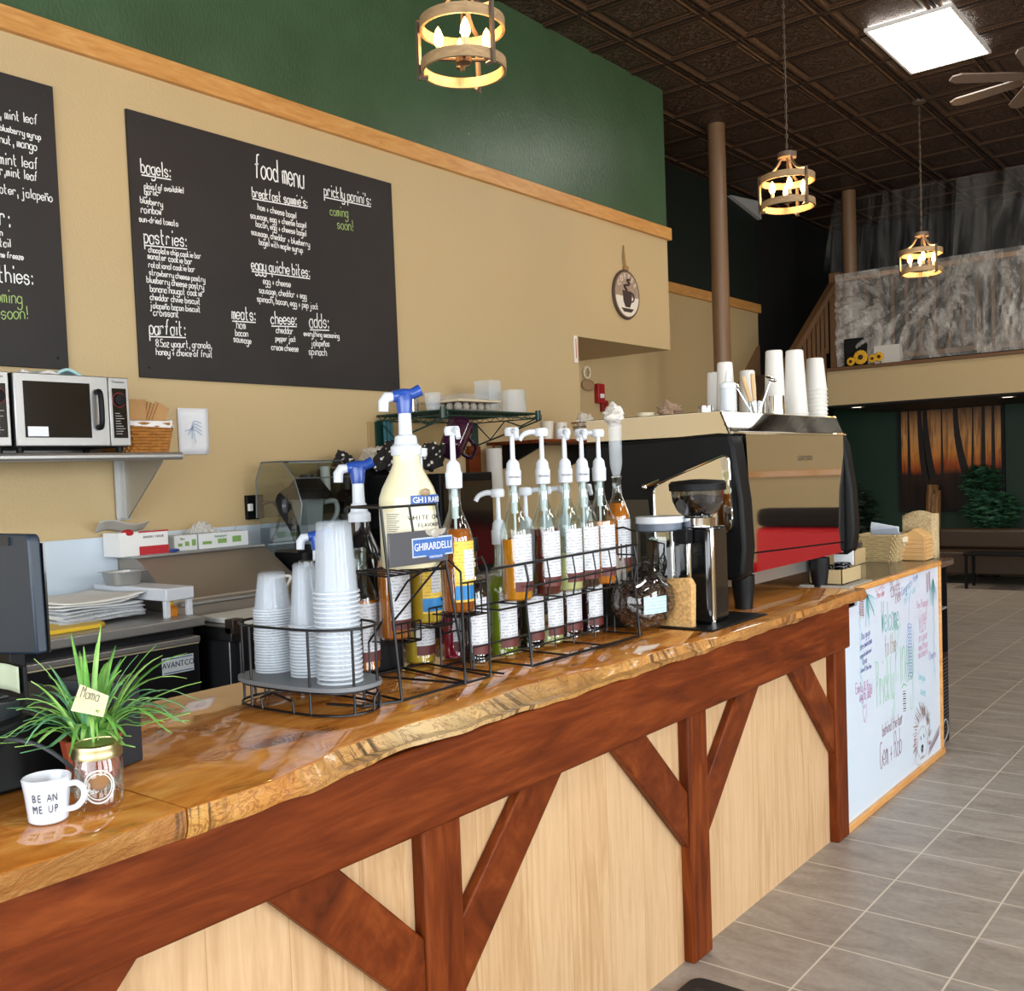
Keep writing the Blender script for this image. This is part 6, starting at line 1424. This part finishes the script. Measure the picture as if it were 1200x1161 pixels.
# baskets and boxes on the end counter
LZ = 1.021
M_weave = wood('tan weave', [(.3, 'A48C60'), (.6, 'C4AE80'), (.8, 'D2BE92')], (14, 14, 14), .7, 0, 1, 8)
t = T('woven_basket', 'tan woven basket holding white papers on the dark counter end', 'basket', (-1.93, 5.70, LZ))
wick(t, -1.88, 5.70, LZ, .085, .085, .115, .105, .15, 12, M_weave)
MB().box(-1.765, 5.66, LZ+.105, -1.757, 5.74, LZ+.135).build('name_tag', P('tag pale', 'DDD2B8', .7), t, bev=.002)
for k in range(4):
    M = Matrix.Translation((-1.88+.012*k, 5.70+.01*k, LZ+.08)) @ Matrix.Rotation(.35+.12*k, 4, 'X') @ Matrix.Rotation(.2-.1*k, 4, 'Y')
    q = MB().box(-.075, -.002, 0, .075, .002, .135); q.v = [tuple(M @ Vector(p)) for p in q.v]
    onething('folded_paper', ['white folded paper, rearmost in the woven basket', 'white folded paper, second in the woven basket', 'white folded paper, third in the woven basket', 'white folded paper, front one in the woven basket'][k], 'paper', P('sheet %d' % k, 'DDE4EE' if k < 3 else 'C9D6EA', .7), q, (-1.88, 5.70, LZ+.08), smooth=False)
t = T('tan_box', 'small tan box with dark papers left of the woven basket', 'box', (-2.03, 5.52, LZ))
MB().box(-2.10, 5.40, LZ, -1.93, 5.56, LZ+.085).build('carton', P('tan card', 'B79F72', .8), t, bev=.003)
MB().box(-2.11, 5.41, LZ+.087, -1.95, 5.55, LZ+.10).box(-2.09, 5.40, LZ+.101, -1.94, 5.54, LZ+.112).build('dark_papers', P('dark papers', '3B3630', .7), t, smooth=False)
t = T('wooden_house_box', 'small house shaped wooden box with clapboard front on the counter end', 'box', (-1.72, 5.70, LZ))
q = MB().prism([(-1.79, LZ), (-1.67, LZ), (-1.67, LZ+.135), (-1.73, LZ+.175), (-1.79, LZ+.135)], 'y', 5.74, 5.88)
q.build('body', P('pale pine', 'CFA468', .5), t, bev=.003)
q = MB()
for k in range(6): q.box(-1.79, 5.734, LZ+.004+.022*k, -1.67, 5.741, LZ+.023+.022*k); q.box(-1.671, 5.74, LZ+.004+.022*k, -1.664, 5.88, LZ+.023+.022*k)
q.build('clapboard', wood('clapboard', [(.3, 'C0915A'), (.7, 'DAB27A')], (2, 2, 14), .5), t, smooth=False)
t = T('woven_tote', 'tall tan woven tote standing behind the wooden house box', 'tote', (-1.78, 5.9, LZ))
q = MB(); q.grid(lambda u, v: (-1.83+.18*u, 5.888-.0*v, LZ+(.24+.03*math.sin(u*3))*v), 6, 6).grid(lambda u, v: (-1.65, 5.888+.055*u, LZ+.245*v), 4, 6).grid(lambda u, v: (-1.83+.18*u, 5.943, LZ+.25*v), 6, 6).grid(lambda u, v: (-1.83, 5.888+.055*u, LZ+.24*v), 4, 6)
q.build('body', P('tote weave', 'B8A27A', .85, vary=(120, .3)), t, solid=.004)

# ------------------------------------------------------------------ far end of the room
def painting_mat():
    m, nt, b = base('forest sunset print'); tc = nt.nodes.new('ShaderNodeTexCoord'); sp = nt.nodes.new('ShaderNodeSeparateXYZ'); nt.links.new(tc.outputs['Object'], sp.inputs[0])
    n = noise(nt, coords(nt, (9, 1, .7)), 2.4, 6, .6, .6); n2 = noise(nt, coords(nt, (1, 1, 1)), 2.2, 4)
    zz = math_(nt, 'DIVIDE', sp.outputs['Z'], 1.35)
    c = ramp(nt, math_(nt, 'ADD', zz, math_(nt, 'MULTIPLY', math_(nt, 'SUBTRACT', n2.outputs['Fac'], .5), .25)), [(.0, '241810'), (.34, '3A2216'), (.42, 'C25A22'), (.54, 'F09A46'), (.72, 'EAA865'), (.88, 'B88452'), (1.0, '7A5C40')])
    d = ramp(nt, n.outputs['Fac'], [(.48, (1, 1, 1, 1)), (.64, (.35, .28, .22, 1))])
    nt.links.new(mixc(nt, .85, c, d, 'MULTIPLY'), b.inputs['Base Color']); b.inputs['Roughness'].default_value = .35
    return m
t = T('forest_painting', 'large orange sunset forest picture on the dark green back wall', 'picture', (-3.88, 14.58, .90), None, 0, False)
px0, px1, pz0, pz1 = -4.52, -3.23, .88, 2.245
MB().box(px0, 14.555, pz0, px1, 14.58, pz1).build('canvas', painting_mat(), t, smooth=False)
f = MB()
for b in ((px0-.04, 14.54, pz0-.04, px0, 14.59, pz1+.04), (px1, 14.54, pz0-.04, px1+.04, 14.59, pz1+.04), (px0, 14.54, pz0-.04, px1, 14.59, pz0), (px0, 14.54, pz1, px1, 14.59, pz1+.04)): f.box(*b)
f.build('frame', M_black, t, smooth=False)
q = MB()
for x0, x1, w0 in ((-4.27, -4.20, .045), (-4.20, -4.11, .05), (-3.80, -3.66, .05), (-3.45, -3.46, .03), (-3.98, -3.98, .015), (-3.58, -3.60, .015), (-4.42, -4.42, .02), (-3.33, -3.33, .025)):
    a = [(x0+(x1-x0)*(1-s)**2, 14.552, pz0+.42+(pz1-pz0-.42)*s) for s in [i/8 for i in range(9)]]
    q.add([(x-w0*(1.1-.5*i/8), 14.553, z) for i, (x, y, z) in enumerate(a)]+[(x+w0*(1.1-.5*i/8), 14.553, z) for i, (x, y, z) in enumerate(a)], [(i, i+1, 10+i, 9+i) for i in range(8)])
q.build('painted_trees', P('print dark brown', '20150F', .5), t, smooth=False)
def bush(c_, r, n, m, parent, seed):
    rr = random.Random(seed); q = MB()
    for k in range(n):
        v = Vector((rr.gauss(0, 1), rr.gauss(0, 1), rr.gauss(0, 1))).normalized()*rr.uniform(.65, 1.0); p = Vector((c_[0]+v.x*r[0], c_[1]+v.y*r[1], c_[2]+v.z*r[2]))
        M = Matrix.Rotation(rr.uniform(0, 6), 4, 'Z') @ Matrix.Rotation(rr.uniform(-1, 1), 4, 'X'); L = rr.uniform(.05, .09)
        q.add([tuple(M @ Vector(w_)+p) for w_ in ((-L, 0, 0), (0, -L*.45, .012), (L, 0, 0), (0, L*.45, .012))], [(0, 1, 2, 3)])
    return q.build('foliage', m, parent, smooth=False)
M_leaf = P('dark leaf', '2F5A3E', .6)
t = T('potted_shrub', 'dark green leafy potted shrub in front of the forest picture', 'shrub', (-3.33, 14.3, 0))  # made-up shrub where green wall colour smears over the painting
bush((-3.42, 14.3, 1.22), (.24, .14, .26), 420, M_leaf, t, 3); bush((-3.30, 14.3, .86), (.36, .15, .26), 620, M_leaf, t, 5)
MB().tube([(-3.35, 14.3, .3), (-3.36, 14.3, .8), (-3.40, 14.3, 1.2)], .02, 6).build('stem', P('bark', '3C2C20', .8), t)
MB().lathe([(.001, .001), (.13, .001), (.17, .32), (.15, .32), (.14, .28), (.001, .28)], 20, (-3.35, 14.3, 0)).build('pot', P('pot dark', '2A2420', .6), t)
t = T('bark_column', 'rustic split log post standing in front of the forest picture', 'post', (-4.03, 14.2, 0))
q = MB()
for k in range(7):
    a = k*.9; q.tube([(-4.02+.06*math.cos(a), 14.2+.05*math.sin(a), 0), (-4.02+.05*math.cos(a+.3), 14.2+.05*math.sin(a+.3), .6), (-4.0+.05*math.cos(a+.5), 14.2+.04*math.sin(a+.5), 1.15+.08*math.sin(k*2))], .045, 7)
q.build('logs', wood('split log', [(.3, '5A3D22'), (.55, '8A6236'), (.75, 'B0864E')], (9, 9, 1.2), .7, 0, 1.5, 3), t)
t = T('brown_sofa', 'low dark brown sofa against the back wall under the picture', 'sofa', (-3.2, 13.75, 0))
M_sofa = P('brown leather', '3A2A1C', .5)
MB().box(-3.85, 13.35, .12, -2.2, 13.95, .40).build('base', M_sofa, t, bev=.02)
MB().box(-3.85, 13.80, .40, -2.2, 13.98, .66).build('backrest', M_sofa, t, bev=.04)
for x in (-3.95, -2.2): MB().box(x, 13.35, .12, x+.12, 13.98, .55).build('armrest', M_sofa, t, bev=.03)
for x in (-3.8, -2.3):
    for y in (13.4, 13.9): MB().box(x-.025, y-.025, 0, x+.025, y+.025, .12).build('leg', M_blk, t, smooth=False)
t = T('black_side_table', 'small black table with thin legs in front of the brown sofa', 'table', (-3.0, 13.1, 0))
MB().box(-3.30, 12.85, .40, -2.4, 13.25, .43).build('top', M_blk, t, bev=.004)
for x in (-3.27, -2.43):
    for y in (12.88, 13.22): MB().box(x-.015, y-.015, 0, x+.015, y+.015, .40).build('leg', M_blk, t, smooth=False)
crumple('white_bundle', 'small white bundle on the floor beside the black table', 'bundle', (-3.72, 12.95, .08), (.09, .08, .08), P('white bundle', 'C9D0D6', .8), 14)
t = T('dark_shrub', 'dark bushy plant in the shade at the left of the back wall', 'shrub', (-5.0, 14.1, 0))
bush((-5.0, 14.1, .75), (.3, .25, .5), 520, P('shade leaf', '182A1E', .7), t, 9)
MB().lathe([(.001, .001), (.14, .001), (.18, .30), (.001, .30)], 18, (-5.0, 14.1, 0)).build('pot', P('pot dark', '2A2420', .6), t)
# loft ledge
t = T('black_speaker', 'black speaker box on the loft ledge behind the sunflowers', 'speaker', (-4.38, 12.42, 2.731))
MB().box(-4.52, 12.40, 2.731, -4.24, 12.50, 3.08).build('cabinet', M_blk, t, bev=.006)
MB().box(-4.50, 12.394, 2.75, -4.26, 12.40, 3.06).build('grille', P('speaker cloth', '080808', .9), t, smooth=False)
t = T('white_planter', 'white ribbed planter box on the loft ledge right of the speaker', 'planter', (-3.98, 12.40, 2.731))
q = MB().box(-4.14, 12.36, 2.731, -3.84, 12.46, 2.95)
for k in range(7): q.box(-4.143, 12.354, 2.745+.03*k, -3.837, 12.36, 2.76+.03*k)
q.build('body', P('planter white', 'CFCAC0', .7), t, smooth=False)
for k, (x, z, r, lab) in enumerate(((-4.40, 2.79, .05, 'small sunflower at the left of the loft ledge bunch'), (-4.28, 2.83, .085, 'large sunflower facing out on the loft ledge'), (-4.14, 2.80, .05, 'yellow flower right of the large sunflower on the loft ledge'), (-4.06, 2.815, .055, 'rightmost yellow flower of the loft ledge bunch'))):
    t = T('sunflower', lab, 'flower', (x, 12.32, 2.731))
    q = MB()
    for j in range(15):
        a = j*2*PI/15; M = Matrix.Rotation(a, 4, 'Y'); e = MB().ell((0, 0, 0), (.02*r/.07, .004, r*.42), 8, 5); e.v = [tuple(M @ (Vector(p)+Vector((0, 0, r*.62)))+Vector((x, 12.29+.004*(j % 2), z))) for p in e.v]; q.add(e.v, e.f)
    q.build('petals', P('sunflower yellow', 'E0A81E', .6), t)
    MB().ell((x, 12.285, z), (r*.38, .015, r*.38), 12, 6).build('disc', P('sunflower brown', '3A2412', .9), t)
    MB().tube([(x, 12.295, z), (x+.01, 12.33, 2.735)], .006, 5).build('stem', M_leaf, t)
# anti-fatigue mat, added red chair that only the mirror shows
t = T('floor_mat', 'black rubber floor mat in front of the bar at the bottom edge', 'mat', (-1.3, 2.35, 0))
MB().prism(rounded([(-1.50, 1.9), (-.98, 1.9), (-.98, 2.72), (-1.50, 2.72)], .05), 'z', .001, .014).build('base', P('rubber', '141416', .6), t, bev=.004)
q = MB()
for i in range(9):
    for j in range(14): q.box(-1.455+.047*i, 1.95+.052*j, .014, -1.43+.047*i, 1.975+.052*j, .017)
q.build('stud_pattern', P('rubber studs', '24262A', .5), t, smooth=False)
t = T('red_armchair', 'red armchair with dark fur throw out in the room', 'armchair', (.2, 9.4, 0))  # invented chair in place of the red-shirted person the machine mirror reflects
MR = P('red fabric', 'C2161C', .7)
MB().box(-.45, 9.1, .1, .85, 9.8, .45).build('seat', MR, t, bev=.05)
MB().box(-.45, 9.1, .45, .85, 9.3, .98).build('backrest', MR, t, bev=.06)
for x in (-.55, .85): MB().box(x, 9.1, .1, x+.14, 9.85, .62).build('armrest', MR, t, bev=.04)
for x in (-.4, .8):
    for y in (9.15, 9.75): MB().box(x-.03, y-.03, 0, x+.03, y+.03, .1).build('leg', M_blk, t, smooth=False)
onething('fur_throw', 'dark brown fur throw over the red armchair back', 'throw', P('dark fur', '1E1613', 1, bmp=(120, 1)), MB().box(-.30, 9.07, .985, .82, 9.33, 1.16), (.25, 9.2, .985), bev=.06, seg=4)  # invented throw in place of that person's dark hair
S(MB().box(-1.2, 12.0, 0, 5, 12.1, 2.25).build('wall_partition', M_tan, smooth=False))  # partition invented so the machine mirror reflects tan above a rail
S(box('trim_6', M_oak, (-1.25, 11.96, 1.42, 5, 12.0, 1.50), bev=.004))
